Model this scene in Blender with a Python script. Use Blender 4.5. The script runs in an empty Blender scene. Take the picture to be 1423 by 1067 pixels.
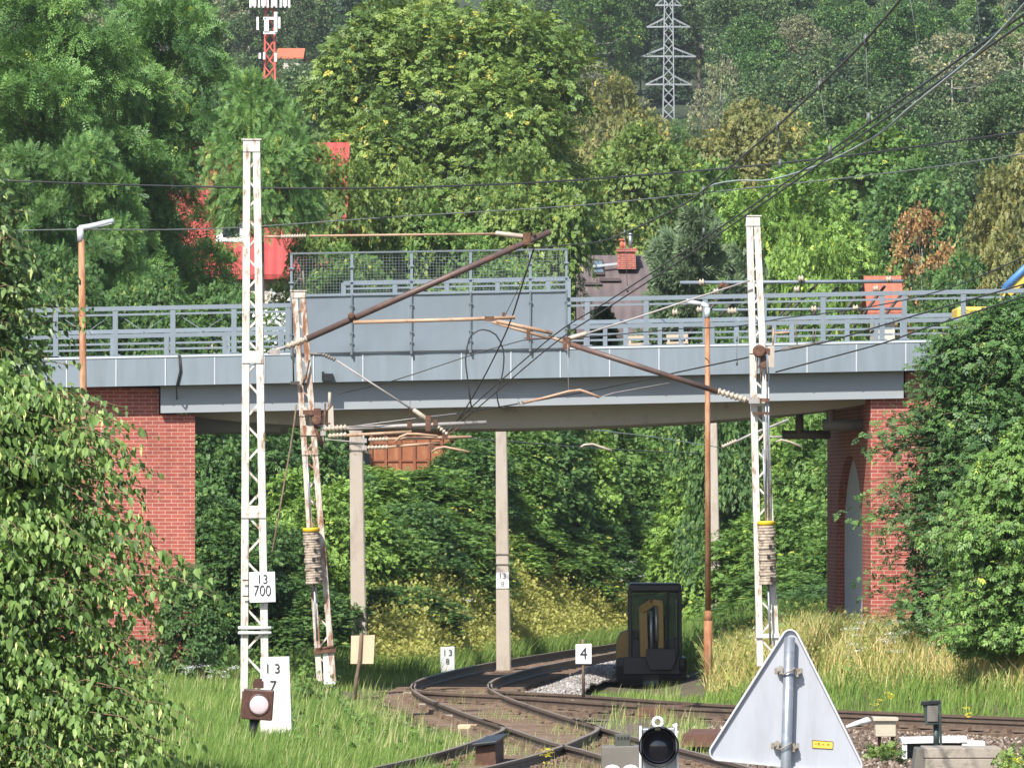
import bpy, math, random
import numpy as np
from mathutils import Vector, Matrix
R = math.radians
C = bpy.context.scene.collection
SC = bpy.context.scene

# ------------------------------------------------------------------ camera, sky, sun, exposure
F, HY, H = 9500.0, 690.0, 3.9          # focal length (photo px), eye-level row, eye height (m)
cam = bpy.data.cameras.new('camera')
cam.sensor_width = 36; cam.lens = 36 * F / 1423
cam.shift_y = (HY - 533.5) / 1423
cam.clip_start = 1; cam.clip_end = 6000
camo = bpy.data.objects.new('camera', cam); C.objects.link(camo)
camo.location = (0, 0, H); camo.rotation_euler = (R(90), 0, 0)
SC.camera = camo

SUN_EL, SUN_AZ = 47.0, 24.0            # elevation, degrees to the left of straight behind the camera
w = bpy.data.worlds.new('World'); SC.world = w; w.use_nodes = True
nt = w.node_tree
sky = nt.nodes.new('ShaderNodeTexSky'); sky.sky_type = 'NISHITA'; sky.sun_disc = False
sky.sun_elevation = R(SUN_EL); sky.sun_rotation = R(180 + SUN_AZ)
nt.links.new(sky.outputs[0], nt.nodes['Background'].inputs[0])
nt.nodes['Background'].inputs[1].default_value = 0.115
sl = bpy.data.lights.new('sun', 'SUN'); sl.energy = 5.0; sl.angle = R(0.5); sl.color = (1.0, 0.95, 0.86)
so = bpy.data.objects.new('sun', sl); C.objects.link(so)
ce = math.cos(R(SUN_EL))
so.rotation_euler = Vector((math.sin(R(SUN_AZ)) * ce, math.cos(R(SUN_AZ)) * ce, -math.sin(R(SUN_EL)))).to_track_quat('-Z', 'Y').to_euler()
SC.view_settings.view_transform = 'Standard'; SC.view_settings.look = 'None'
SC.view_settings.exposure = 1.0; SC.view_settings.gamma = 1
SC.cycles.max_bounces = 6; SC.cycles.transparent_max_bounces = 6
SC.cycles.volume_bounces = 0

# ------------------------------------------------------------------ helpers
def W(px, py, d):                      # a photo pixel at distance d -> a point in the place
    return Vector(((px - 711.5) * d / F, d, H + (HY - py) * d / F))
def X(px, d): return (px - 711.5) * d / F
def gd(py, z=0.0): return (H - z) * F / (py - HY)
def ss(a, b, x):
    t = np.clip((x - a) / (b - a), 0, 1); return t * t * (3 - 2 * t)

def tag(o, label=None, cat=None, group=None, kind=None):
    if label: o['label'] = label
    if cat: o['category'] = cat
    if group: o['group'] = group
    if kind: o['kind'] = kind
    return o
def thing(name, label, cat, loc, group=None, rotz=0):
    o = bpy.data.objects.new(name, None); C.objects.link(o)
    o.location = loc; o.rotation_euler = (0, 0, rotz); o.empty_display_size = .2
    return tag(o, label, cat, group)

def link_mesh(name, me, mat, parent):
    o = bpy.data.objects.new(name, me); C.objects.link(o)
    if mat is not None and len(me.materials) == 0: me.materials.append(mat)
    if parent is not None: o.parent = parent
    return o

def root_of(o):
    while o.parent: o = o.parent
    return o

EACH = {'insulator', 'rusty_insulator', 'strut', 'cladding_seam', 'vent_slot', 'slot', 'cross_arm', 'wheel', 'guide_rod', 'antenna', 'batten', 'cross_clamp', 'stay_rod', 'cab_pillar', 'steady_arm', 'registration_tube', 'chimney_pot', 'leg', 'hydraulic_ram', 'abutment', 'white_edge', 'strap', 'lens_ring', 'bracing_wire', 'hanging_cable'}
class MB:
    def __init__(s): s.v = []; s.f = []; s.sm = []
    def add(s, vs, fs, smooth=False):
        n = len(s.v); s.v += [tuple(v) for v in vs]
        for f in fs: s.f.append([i + n for i in f]); s.sm.append(smooth)
        return s
    def hexa(s, c):                    # 8 corners: bottom ring, top ring
        return s.add(c, [(3, 2, 1, 0), (4, 5, 6, 7), (0, 1, 5, 4), (1, 2, 6, 5), (2, 3, 7, 6), (3, 0, 4, 7)])
    def box(s, c, size, rz=0, rx=0, ry=0):
        m = Matrix.Rotation(rz, 3, 'Z') @ Matrix.Rotation(ry, 3, 'Y') @ Matrix.Rotation(rx, 3, 'X')
        a, b, h = size[0] / 2, size[1] / 2, size[2] / 2; c = Vector(c)
        return s.hexa([c + m @ Vector(p) for p in [(-a, -b, -h), (a, -b, -h), (a, b, -h), (-a, b, -h), (-a, -b, h), (a, -b, h), (a, b, h), (-a, b, h)]])
    def bar(s, p0, p1, wid, dep, up=(0, 1, 0)):   # rectangular bar; dep is measured along up
        p0, p1 = Vector(p0), Vector(p1); t = (p1 - p0).normalized(); u = Vector(up)
        a = t.cross(u)
        if a.length < 1e-4: a = t.cross(Vector((1, 0, 0)))
        a.normalize(); b = a.cross(t).normalized()
        a *= wid / 2; b *= dep / 2
        return s.hexa([p0 - a - b, p0 + a - b, p0 + a + b, p0 - a + b, p1 - a - b, p1 + a - b, p1 + a + b, p1 - a + b])
    def tube(s, pts, r, n=8, caps=True):
        pts = [Vector(p) for p in pts]; rs = r if isinstance(r, (list, tuple)) else [r] * len(pts)
        rings = []; ref = None
        for i, p in enumerate(pts):
            t = (pts[min(i + 1, len(pts) - 1)] - pts[max(i - 1, 0)])
            t = t.normalized() if t.length > 1e-9 else Vector((0, 0, 1))
            if ref is None:
                ref = Vector((0, 0, 1)) if abs(t.z) < .9 else Vector((1, 0, 0))
            a = t.cross(ref).normalized(); b = a.cross(t).normalized(); ref = b
            rings.append([p + (a * math.cos(2 * math.pi * k / n) + b * math.sin(2 * math.pi * k / n)) * rs[i] for k in range(n)])
        vs = [v for g in rings for v in g]; fs = []
        for i in range(len(rings) - 1):
            for k in range(n): fs.append((i * n + k, i * n + (k + 1) % n, (i + 1) * n + (k + 1) % n, (i + 1) * n + k))
        s.add(vs, fs, True)
        if caps:
            b = len(s.v) - len(vs); m = len(vs) - n
            s.f += [[b + i for i in range(n)][::-1], [b + m + i for i in range(n)]]; s.sm += [False, False]
        return s
    def lathe(s, p0, axis, prof, n=14):  # prof: (distance along axis, radius)
        p0 = Vector(p0); ax = Vector(axis).normalized()
        return s.tube([p0 + ax * a for a, _ in prof], [max(r, 1e-4) for _, r in prof], n)
    def prism(s, poly, e):             # polygon (list of points) pushed along vector e
        e = Vector(e); n = len(poly); a = [Vector(p) for p in poly]
        s.add(a + [p + e for p in a], [tuple(range(n))[::-1], tuple(range(n, 2 * n))] + [(i, (i + 1) % n, n + (i + 1) % n, n + i) for i in range(n)])
        return s
    def pieces(s):                     # the connected pieces of the mesh, each as its own MB
        par = list(range(len(s.v)))
        def fd(i):
            while par[i] != i: par[i] = par[par[i]]; i = par[i]
            return i
        for f in s.f:
            for i in f[1:]: par[fd(i)] = fd(f[0])
        out = {}
        for f, sm in zip(s.f, s.sm): out.setdefault(fd(f[0]), []).append((f, sm))
        R_ = []
        for L in out.values():
            m = MB(); ix = {}
            for f, sm in L:
                g_ = []
                for i in f:
                    if i not in ix: ix[i] = len(m.v); m.v.append(s.v[i])
                    g_.append(ix[i])
                m.f.append(g_); m.sm.append(sm)
            R_.append(m)
        return R_
    def build(s, name, mat, parent=None, bevel=0, kind=None, label=None):
        if name in EACH and parent is not None:
            P_ = s.pieces()
            if len(P_) > 1: return [m.build(name, mat, parent, bevel, kind, label) for m in P_][0]
        org = root_of(parent).location if parent is not None else Vector((0, 0, 0))
        me = bpy.data.meshes.new(name)
        me.from_pydata([Vector(v) - org for v in s.v], [], s.f)
        me.polygons.foreach_set('use_smooth', s.sm); me.update()
        o = link_mesh(name, me, mat, parent)
        if bevel:
            b = o.modifiers.new('bevel', 'BEVEL'); b.width = bevel; b.segments = 2; b.limit_method = 'ANGLE'; b.angle_limit = R(40)
        if kind: o['kind'] = kind
        if label: o['label'] = label
        return o
    def build_thing(s, name, mat, loc, label, cat, group=None, bevel=0):   # a thing that is one mesh
        me = bpy.data.meshes.new(name); loc = Vector(loc)
        me.from_pydata([Vector(v) - loc for v in s.v], [], s.f)
        me.polygons.foreach_set('use_smooth', s.sm); me.update()
        o = link_mesh(name, me, mat, None); o.location = loc
        if bevel:
            b = o.modifiers.new('bevel', 'BEVEL'); b.width = bevel; b.segments = 2; b.limit_method = 'ANGLE'; b.angle_limit = R(40)
        return tag(o, label, cat, group)

# ------------------------------------------------------------------ materials
MATS = {}
def newmat(name):
    m = bpy.data.materials.new(name); m.use_nodes = True; MATS[name] = m
    n = m.node_tree.nodes; return m, n, m.node_tree.links, n['Principled BSDF']
def ramp(n, stops, mode='LINEAR'):
    r = n.new('ShaderNodeValToRGB'); e = r.color_ramp.elements; r.color_ramp.interpolation = mode
    while len(e) > 1: e.remove(e[-1])
    for i, (p, c) in enumerate(stops):
        x = e[0] if i == 0 else e.new(p)
        x.position = p; x.color = (*c, 1)
    return r
def noise(n, l, scale, detail=5, rough=.6, vec=None, stretch=None):
    t = n.new('ShaderNodeTexNoise'); t.inputs['Scale'].default_value = scale; t.inputs['Detail'].default_value = detail; t.inputs['Roughness'].default_value = rough
    if vec is None:
        tc = n.new('ShaderNodeTexCoord'); vec = tc.outputs['Object']
    if stretch:
        mp = n.new('ShaderNodeMapping'); mp.inputs['Scale'].default_value = stretch; l.new(vec, mp.inputs[0]); vec = mp.outputs[0]
    l.new(vec, t.inputs['Vector']); return t
SURF_GAIN = .80
def surf(name, c, c2=None, scale=3, rough=.6, stain=None, st_at=.62, st_scale=2.0, stretch=None, bump=0.0, bscale=20, metal=0, spec=.4, st_soft=.08):
    m, n, l, p = newmat(name)
    c2 = c2 or tuple(x * .8 for x in c)
    c, c2 = tuple(x * SURF_GAIN for x in c), tuple(x * SURF_GAIN for x in c2)
    if stain: stain = tuple(x * SURF_GAIN for x in stain)
    t = noise(n, l, scale); r = ramp(n, [(.3, c2), (.7, c)]); l.new(t.outputs[0], r.inputs[0]); out = r.outputs[0]
    if stain:
        t2 = noise(n, l, st_scale, 8, .7, stretch=stretch)
        f = ramp(n, [(st_at - st_soft, (0, 0, 0)), (st_at + st_soft, (1, 1, 1))]); l.new(t2.outputs[0], f.inputs[0])
        mx = n.new('ShaderNodeMixRGB'); l.new(f.outputs[0], mx.inputs[0]); l.new(out, mx.inputs[1]); mx.inputs[2].default_value = (*stain, 1); out = mx.outputs[0]
    l.new(out, p.inputs['Base Color']); p.inputs['Roughness'].default_value = rough; p.inputs['Metallic'].default_value = metal
    p.inputs['Specular IOR Level'].default_value = spec
    if bump:
        t3 = noise(n, l, bscale); b = n.new('ShaderNodeBump'); b.inputs['Strength'].default_value = bump; b.inputs['Distance'].default_value = .02
        l.new(t3.outputs[0], b.inputs['Height']); l.new(b.outputs[0], p.inputs['Normal'])
    return m
LEAF_GAIN = 1.5
def leafmat(name, stops, trans=.20, gloss=.45, spec=.25):
    m, n, l, p = newmat(name)
    a = n.new('ShaderNodeAttribute'); a.attribute_name = 'tint'
    r = ramp(n, [(q, tuple(min(.75, v * LEAF_GAIN) for v in c)) for q, c in stops]); l.new(a.outputs['Fac'], r.inputs[0])
    l.new(r.outputs[0], p.inputs['Base Color']); p.inputs['Roughness'].default_value = gloss; p.inputs['Specular IOR Level'].default_value = spec
    tr = n.new('ShaderNodeBsdfTranslucent')
    hs = n.new('ShaderNodeHueSaturation'); hs.inputs['Saturation'].default_value = 1.15; hs.inputs['Value'].default_value = 1.25; hs.inputs['Hue'].default_value = .485
    l.new(r.outputs[0], hs.inputs['Color']); l.new(hs.outputs[0], tr.inputs[0])
    mx = n.new('ShaderNodeMixShader'); mx.inputs[0].default_value = trans
    l.new(p.outputs[0], mx.inputs[1]); l.new(tr.outputs[0], mx.inputs[2])
    l.new(mx.outputs[0], n['Material Output'].inputs[0]); return m

RUST = (.16, .055, .022)
M_white_steel = surf('white_painted_steel', (.68, .655, .60), (.52, .49, .44), 5, .5, (.24, .12, .06), .585, 9, (1, 1, .3), .15, 30, st_soft=.06)
M_white_steel_rusty = surf('flaking_white_steel', (.62, .58, .52), (.48, .43, .37), 4, .55, (.22, .09, .04), .52, 6, (1, 1, .25), .2, 30, st_soft=.06)
M_rust = surf('rust', (.125, .058, .034), (.075, .034, .022), 6, .85, (.19, .10, .06), .6, 8, None, .3, 60)
M_rust_pole = surf('rusty_pole', (.33, .14, .06), (.20, .075, .03), 5, .8, (.40, .25, .15), .55, 8, (1, 1, .12), .2, 40)
M_boom = surf('brown_tube', (.115, .075, .065), (.08, .05, .045), 5, .5, (.17, .08, .05), .6, 4, None, .1, 40)
M_copper = surf('ochre_tube', (.44, .29, .195), (.34, .21, .135), 5, .5, (.22, .12, .075), .62, 8)
M_greytube = surf('weathered_tube', (.36, .33, .32), (.27, .25, .24), 6, .5, (.2, .12, .09), .64, 8)
M_insul = surf('insulator_ceramic', (.46, .39, .31), (.35, .29, .23), 12, .35)
M_white = surf('white_paint', (.86, .86, .86), (.78, .78, .78), 3, .45, (.45, .36, .28), .74, 6)
M_sign = surf('sign_white', (.88, .88, .88), (.84, .84, .85), 3, .45, (.5, .38, .28), .73, 9, st_soft=.03)
M_black = surf('black_lettering', (.035, .035, .038), (.025, .025, .028), 5, .6)
M_fascia = surf('grey_blue_cladding', (.208, .25, .288), (.186, .225, .26), .8, .42, (.155, .18, .20), .60, 3, (1, 1, .12), 0, st_soft=.16)
M_seam = surf('pale_seam', (.50, .53, .56), (.42, .45, .48), 3, .5)
M_girder = surf('pale_grey_girder', (.29, .315, .34), (.25, .275, .3), .6, .6, (.24, .235, .225), .62, .7, (.3, 1, 2), .05, 6)
M_soffit = surf('concrete_soffit', (.50, .48, .455), (.43, .41, .385), .8, .8, (.18, .165, .145), .63, 1.0, (1, .4, 1), .1, 10)
M_railing = surf('railing_paint', (.195, .235, .275), (.165, .20, .235), 2, .45, (.3, .34, .37), .7, 3)
M_panel = surf('screen_sheet', (.178, .216, .252), (.16, .195, .23), .9, .34, (.155, .18, .20), .62, 3, (1, 1, .15), st_soft=.16)
M_wire_mesh = surf('mesh_wire', (.13, .16, .18), (.11, .13, .15), 4, .5)
M_pipe = surf('grey_drain_pipe', (.19, .18, .165), (.15, .14, .13), 3, .5)
M_concrete = surf('pole_concrete', (.48, .42, .36), (.40, .345, .29), 2, .9, (.31, .255, .2), .6, 3, (1, 1, .2), .25, 40)
M_block = surf('block_concrete', (.37, .325, .27), (.29, .25, .205), 3, .95, (.16, .14, .115), .58, 5, None, .4, 30)
M_stone = surf('whitewashed_stone', (.80, .78, .74), (.70, .67, .63), 4, .85, (.36, .32, .26), .66, 6, None, .35, 25)
M_galv = surf('galvanised_steel', (.36, .385, .42), (.27, .29, .325), 9, .35, (.45, .48, .51), .6, 20, None, .05, 40, .6)
M_signback = surf('sign_back_grey', (.405, .425, .475), (.37, .39, .44), 1.2, .45, (.315, .325, .36), .60, 4, (1, 1, .22), .03, 8, st_soft=.12)
M_signlip = surf('sign_lip_grey', (.56, .575, .63), (.50, .52, .57), 4, .4)
M_clamp = surf('clamp_steel', (.32, .30, .27), (.22, .2, .17), 14, .5, (.2, .12, .07), .6, 20)
M_yellow = surf('yellow_paint', (.72, .48, .02), (.62, .4, .02), 4, .5)
M_sticker = surf('yellow_sticker', (.76, .54, .09), (.72, .47, .06), 6, .4)
M_sticker_ink = surf('sticker_ink', (.2, .11, .02), (.15, .08, .02), 6, .5)
M_weight = surf('concrete_weights', (.50, .42, .34), (.38, .31, .245), 4, .9, (.14, .09, .06), .56, 7, None, .4, 30)
M_railsteel = surf('rail_steel', (.135, .092, .066), (.09, .06, .042), 5, .7, (.2, .15, .12), .64, 7)
M_railtop_sunlit = surf('rail_head', (.24, .195, .155), (.165, .13, .10), 5, .5, (.2, .16, .13), .6, 9)  # paler than the rail: its sunlit top put into the colour
M_sleeper = surf('weathered_sleeper', (.215, .145, .10), (.12, .078, .052), 5, .95, (.29, .235, .18), .62, 4, (1, 4, 1), .4, 30)
M_darkgreen = surf('dark_green_paint', (.035, .06, .055), (.022, .036, .034), 5, .5, (.16, .13, .10), .64, 10)
M_darkplate = surf('dark_plate', (.055, .046, .04), (.035, .03, .027), 6, .6)
M_beige = surf('beige_box', (.50, .45, .35), (.43, .38, .29), 5, .6, (.28, .22, .16), .68, 9)
M_tan = surf('faded_sign_back', (.64, .48, .33), (.56, .41, .27), 4, .7, (.4, .27, .16), .66, 8)
M_wood = surf('old_stake', (.20, .14, .095), (.12, .08, .055), 8, .9)
M_greymetal = surf('grey_cabinet', (.17, .155, .135), (.13, .12, .105), 4, .6, (.08, .07, .06), .66, 6)
M_wire = surf('black_wire', (.024, .026, .027), (.018, .02, .02), 5, .5)
M_wire_grey = surf('grey_green_wire', (.36, .43, .39), (.28, .34, .31), 5, .5)
M_wire_thin = surf('thin_grey_wire', (.11, .125, .12), (.08, .09, .085), 5, .5)
M_lamphead = surf('lamp_head', (.50, .53, .56), (.42, .45, .48), 5, .4)
M_gravel = surf('grey_ballast', (.30, .275, .26), (.19, .17, .155), 9, .95)
M_redroof = surf('red_roof_sheet', (.50, .075, .06), (.40, .055, .045), 2, .6)
M_orangeroof = surf('orange_tile', (.52, .16, .085), (.42, .12, .065), 3, .8)
M_plaster = surf('pale_plaster', (.62, .58, .5), (.55, .51, .44), 2, .9)
M_darktile = surf('dark_roof_tile', (.115, .088, .085), (.08, .062, .062), 3, .8)
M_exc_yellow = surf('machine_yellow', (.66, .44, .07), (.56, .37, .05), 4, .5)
M_exc_shaded = surf('shade_darkened_ochre_paint', (.34, .22, .06), (.25, .16, .045), 4, .6)  # digger's yellow, darkened to carry the shade under the bridge
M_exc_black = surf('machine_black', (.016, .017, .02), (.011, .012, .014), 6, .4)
M_rubber = surf('rubber', (.02, .02, .02), (.013, .013, .013), 6, .8)
M_bluepaint = surf('blue_paint', (.07, .2, .42), (.05, .16, .36), 4, .5)
M_container = surf('brown_planks', (.34, .13, .06), (.24, .085, .04), 4, .85, (.40, .2, .1), .6, 4, (3, 1, .3))
M_benchwood = surf('bench_wood', (.52, .41, .31), (.44, .34, .25), 6, .7)
M_pylon = surf('pylon_steel', (.30, .325, .345), (.25, .275, .295), 3, .5)
M_mastred = surf('mast_red', (.55, .1, .07), (.45, .08, .06), 3, .5)
M_lens_grey = surf('frosted_lens', (.62, .52, .55), (.5, .4, .43), 7, .3)
M_brownbox = surf('brown_lantern', (.085, .036, .026), (.06, .026, .02), 6, .45, (.17, .07, .045), .62, 9)
M_bark = surf('bark', (.16, .125, .095), (.085, .066, .05), 6, .95, None, bump=.5, bscale=14)
M_bark_pale = surf('pale_bark', (.38, .35, .31), (.2, .18, .155), 5, .9)
M_twig = surf('twig', (.20, .13, .075), (.13, .085, .05), 8, .8)

def brickmat():
    m, n, l, p = newmat('red_brick')
    tc = n.new('ShaderNodeTexCoord'); sx = n.new('ShaderNodeSeparateXYZ'); l.new(tc.outputs['Object'], sx.inputs[0])
    ad = n.new('ShaderNodeMath'); ad.operation = 'ADD'; l.new(sx.outputs[0], ad.inputs[0]); l.new(sx.outputs[1], ad.inputs[1])
    cb = n.new('ShaderNodeCombineXYZ'); l.new(ad.outputs[0], cb.inputs[0]); l.new(sx.outputs[2], cb.inputs[1])
    b = n.new('ShaderNodeTexBrick'); l.new(cb.outputs[0], b.inputs['Vector'])
    b.inputs['Color1'].default_value = (.285, .072, .050, 1); b.inputs['Color2'].default_value = (.215, .053, .039, 1); b.inputs['Mortar'].default_value = (.39, .25, .21, 1)
    b.inputs['Scale'].default_value = 1; b.inputs['Mortar Size'].default_value = .0062; b.inputs['Brick Width'].default_value = .25; b.inputs['Row Height'].default_value = .074
    b.inputs['Mortar Smooth'].default_value = .15; b.inputs['Bias'].default_value = 0
    t = noise(n, l, 1.6, 8, .7, stretch=(1, 1, .35)); r = ramp(n, [(.28, (.62, .60, .58)), (.5, (1, 1, 1)), (.75, (1.18, 1.16, 1.16))]); l.new(t.outputs[0], r.inputs[0])
    mx = n.new('ShaderNodeMixRGB'); mx.blend_type = 'MULTIPLY'; mx.inputs[0].default_value = 1; l.new(b.outputs[0], mx.inputs[1]); l.new(r.outputs[0], mx.inputs[2])
    l.new(mx.outputs[0], p.inputs['Base Color']); p.inputs['Roughness'].default_value = .7; p.inputs['Specular IOR Level'].default_value = .25
    bp = n.new('ShaderNodeBump'); bp.inputs['Strength'].default_value = .4; bp.inputs['Distance'].default_value = .01; bp.invert = True
    l.new(b.outputs['Fac'], bp.inputs['Height']); l.new(bp.outputs[0], p.inputs['Normal']); return m
M_brick = brickmat()
M_arch = surf('arch_render', (.52, .55, .58), (.46, .49, .52), 1.5, .8)
M_small_brick = surf('chimney_brick', (.42, .14, .085), (.33, .10, .065), 9, .85)

def glassmat():
    m, n, l, p = newmat('cab_glass')
    p.inputs['Base Color'].default_value = (.28, .33, .32, 1); p.inputs['Roughness'].default_value = .05
    p.inputs['Transmission Weight'].default_value = .9; p.inputs['IOR'].default_value = 1.1; return m
M_glass = glassmat()
def lensmat():
    m, n, l, p = newmat('dark_lens')
    p.inputs['Base Color'].default_value = (.012, .014, .03, 1); p.inputs['Roughness'].default_value = .12; p.inputs['Specular IOR Level'].default_value = .8; return m
M_lens = lensmat()

def text(body, px, py, hpx, d, parent, mat=M_black, sx=1.0, dy=-.012, align='CENTER'):
    c = bpy.data.curves.new('lettering', 'FONT'); c.body = body; c.align_x = align; c.align_y = 'CENTER'
    c.size = hpx * d / F / .7; c.extrude = .002; c.offset = 0.0
    tmp = bpy.data.objects.new('lettering', c); me = bpy.data.meshes.new_from_object(tmp); bpy.data.objects.remove(tmp); bpy.data.curves.remove(c)
    me.name = 'lettering'; me.materials.clear(); me.materials.append(mat); o = bpy.data.objects.new('lettering', me); C.objects.link(o)
    o.parent = parent; p = W(px, py, d) - root_of(parent).location
    o.location = (p.x, p.y + dy, p.z); o.rotation_euler = (R(90), 0, 0); o.scale = (sx, 1, 1)
    return o
# ------------------------------------------------------------------ terrain
TX = np.array([-60, -2.0, -1.56, .32, 2.8, 6, 11, 18, 60.]); TY = np.array([147, 147.5, 150.6, 166, 181.6, 196, 212, 228, 290.])
def g(x, y):
    x = np.asarray(x, float); y = np.asarray(y, float)
    s = ((x - 3.0) * 10 + (y - 124) * 5.6) / 11.46           # distance beyond the straight track
    zr = .72 * ss(2.8, 6.0, x) * ss(.9, 4.5, s) * (1 - ss(150, 175, y) * (1 - ss(6, 14, x)))
    edge = np.interp(y, [90, 105, 115, 125, 135, 150], [-2.2, -2.0, -1.9, -3.0, -3.6, -3.4])
    zl = .3 * ss(0, 1.2, edge - x) * (1 - ss(138, 150, y))
    q = y - np.interp(x, TX, TY)
    zb = 4.4 * ss(2, 42, q) + 1.6 * ss(50, 90, q)
    zh = .03 * np.clip(y - 230, 0, 170) + .12 * np.clip(y - 400, 0, None) + 1.2 * np.sin(x * .021 + y * .013) * ss(300, 600, y)
    n = .05 * np.sin(x * 1.7 + y * .6) * np.sin(y * .9 - x) * ss(1.5, 3, np.maximum(s, edge - x))
    near = np.minimum(np.abs(x - np.interp(y, [84, 98, 104, 110, 125, 133, 151, 166, 182], [0, .6, 1.3, .7, -1.0, -1.2, -.8, 1.0, 3.5])), np.abs(s) * 1.1)
    return zr + zl + zb + zh + n - .02 - .14 * (1 - ss(1.8, 2.6, near))
def gs(x, y): return float(g(x, y))

def grid_mesh(name, xs, ys, mat, kind):
    xx, yy = np.meshgrid(xs, ys); zz = g(xx, yy); nx, ny = len(xs), len(ys)
    v = np.stack([xx, yy, zz], -1).reshape(-1, 3)
    i = np.arange(nx * ny).reshape(ny, nx)
    f = np.stack([i[:-1, :-1], i[:-1, 1:], i[1:, 1:], i[1:, :-1]], -1).reshape(-1, 4)
    me = bpy.data.meshes.new(name); me.from_pydata(v.tolist(), [], f.tolist()); me.polygons.foreach_set('use_smooth', [True] * len(f))
    o = link_mesh(name, me, mat, None); o['kind'] = kind; return o
M_soil = surf('soil_and_moss', (.115, .092, .058), (.075, .06, .036), .8, .95, (.085, .09, .04), .6, .5, None, .5, 8)
M_hill = surf('forest_floor', (.035, .05, .02), (.02, .03, .012), .2, .95)
xs = np.concatenate([np.linspace(-170, -16, 24), np.linspace(-14, 16, 101), np.linspace(18, 170, 24)])
grid_mesh('ground', xs, np.concatenate([np.linspace(-30, 84, 20), np.linspace(85, 240, 190)]), M_soil, 'structure')
grid_mesh('hillside', np.linspace(-170, 170, 70), np.linspace(240, 1500, 120), M_hill, 'structure')

# ------------------------------------------------------------------ railway tracks
def catmull(P, step=.25):
    P = [Vector(p) for p in P]; P = [P[0] * 2 - P[1]] + P + [P[-1] * 2 - P[-2]]; out = []
    for i in range(1, len(P) - 2):
        n = max(2, int((P[i + 1] - P[i]).length / step))
        for k in range(n):
            t = k / n; a, b, c, d = P[i - 1:i + 3]
            out.append(.5 * ((2 * b) + (c - a) * t + (2 * a - 5 * b + 4 * c - d) * t * t + (3 * b - a - 3 * c + d) * t ** 3))
    out.append(P[-2]); return out
def offset_line(L, off):
    o = []
    for i, p in enumerate(L):
        t = (L[min(i + 2, len(L) - 1)] - L[max(i - 2, 0)]).normalized()
        o.append(p + Vector((t.y, -t.x, 0)) * off)
    return o
RAILZ = .185
def rail_pt(px, py):
    d = gd(py, RAILZ); return Vector((X(px, d), d, 0))
PROF = [(a * 1.12, b * 1.12) for a, b in [(-.07, 0), (.07, 0), (.065, .015), (.015, .03), (.012, .10), (.036, .115), (.036, .15), (-.036, .15), (-.036, .115), (-.012, .10), (-.015, .03), (-.065, .015)]]
def sweep_rail(L, z0=.03):
    mb = MB(); n = len(PROF); vs = []
    for i, p in enumerate(L):
        t = (L[min(i + 1, len(L) - 1)] - L[max(i - 1, 0)]).normalized(); nrm = Vector((t.y, -t.x, 0))
        vs += [p + nrm * a + Vector((0, 0, z0 + b)) for a, b in PROF]
    fs = [(i * n + k, i * n + (k + 1) % n, (i + 1) * n + (k + 1) % n, (i + 1) * n + k) for i in range(len(L) - 1) for k in range(n)]
    mb.add(vs, fs); return mb
sl_mesh = None
def sleeper_mesh(seed):
    rng = random.Random(seed); mb = MB()
    mb.box((0, 0, -.06), (2.55, .24, .16)); 
    for s in (-1, 1):
        mb.box((s * .755, 0, .028), (.36, .17, .016)); mb.box((s * .87, 0, .055), (.09, .12, .06)); mb.box((s * .64, 0, .055), (.09, .12, .06))
    me = bpy.data.meshes.new('sleeper')
    me.from_pydata([(v[0] + rng.uniform(-.012, .012), v[1] + rng.uniform(-.012, .012), v[2] + rng.uniform(-.006, .006)) for v in mb.v], [], mb.f); me.materials.append(M_sleeper); return me
SLM = [sleeper_mesh(i) for i in range(5)]
TRACKS = []
def track(label, P, y_skip=None):
    L = catmull(P); TRACKS.append(L)
    o = L[len(L) // 2].copy(); root = thing('railway_track', label, 'railway track', o)
    for s in (-1, 1):
        sweep_rail(offset_line(L, s * .7525)).build('rail', M_railsteel, root)
        hl = offset_line(L, s * .7525); vs = []
        for i, pt in enumerate(hl):
            t = (hl[min(i + 1, len(hl) - 1)] - hl[max(i - 1, 0)]).normalized(); nr = Vector((t.y, -t.x, 0)) * .03; vs += [pt - nr + Vector((0, 0, .2005)), pt + nr + Vector((0, 0, .2005))]
        MB().add(vs, [(2 * i, 2 * i + 1, 2 * i + 3, 2 * i + 2) for i in range(len(hl) - 1)]).build('rail_head', M_railtop_sunlit, root)
    acc = 0; rng = random.Random(len(L)); S = []
    for i in range(1, len(L) - 1):
        acc += (L[i] - L[i - 1]).length
        if acc >= .62:
            acc -= .62; t = (L[i + 1] - L[i - 1]).normalized(); S.append((L[i], math.atan2(t.y, t.x) - math.pi / 2))
    S.sort(key=lambda e: e[0].y); rest = MB()
    for k, (p, a) in enumerate(S):
        a += rng.uniform(-.03, .03); z = rng.uniform(-.012, .004)
        if y_skip and y_skip(p): continue
        if k < 98:
            q = bpy.data.objects.new('sleeper', SLM[k % 5]); C.objects.link(q); q.parent = root
            q.location = p - o + Vector((0, 0, z)); q.rotation_euler = (0, 0, a)
        else: rest.box((p.x, p.y, -.06 + z), (2.55, .24, .16), rz=a)
    if rest.v: rest.build('sleeper', M_sleeper, root, kind='stuff')
    return L
leftA = [rail_pt(*p) for p in [(858, 894), (794, 903), (730, 913), (666, 924), (613, 936), (581, 946), (573, 956), (588, 968), (624, 983), (662, 997), (707, 1012), (751, 1027), (790, 1038), (832, 1049)]]
leftA = [Vector((15, 225, 0)), Vector((8.6, 205, 0)), Vector((5.2, 193, 0))] + leftA + [Vector((1.9, 92, 0)), Vector((2.6, 84, 0)), Vector((3.2, 76, 0))]
la = catmull(leftA, 1.0); LA = offset_line(la, .7525)                      # heading towards the camera the gauge lies to the right of travel's left rail
LA = offset_line(la, -.7525)
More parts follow.
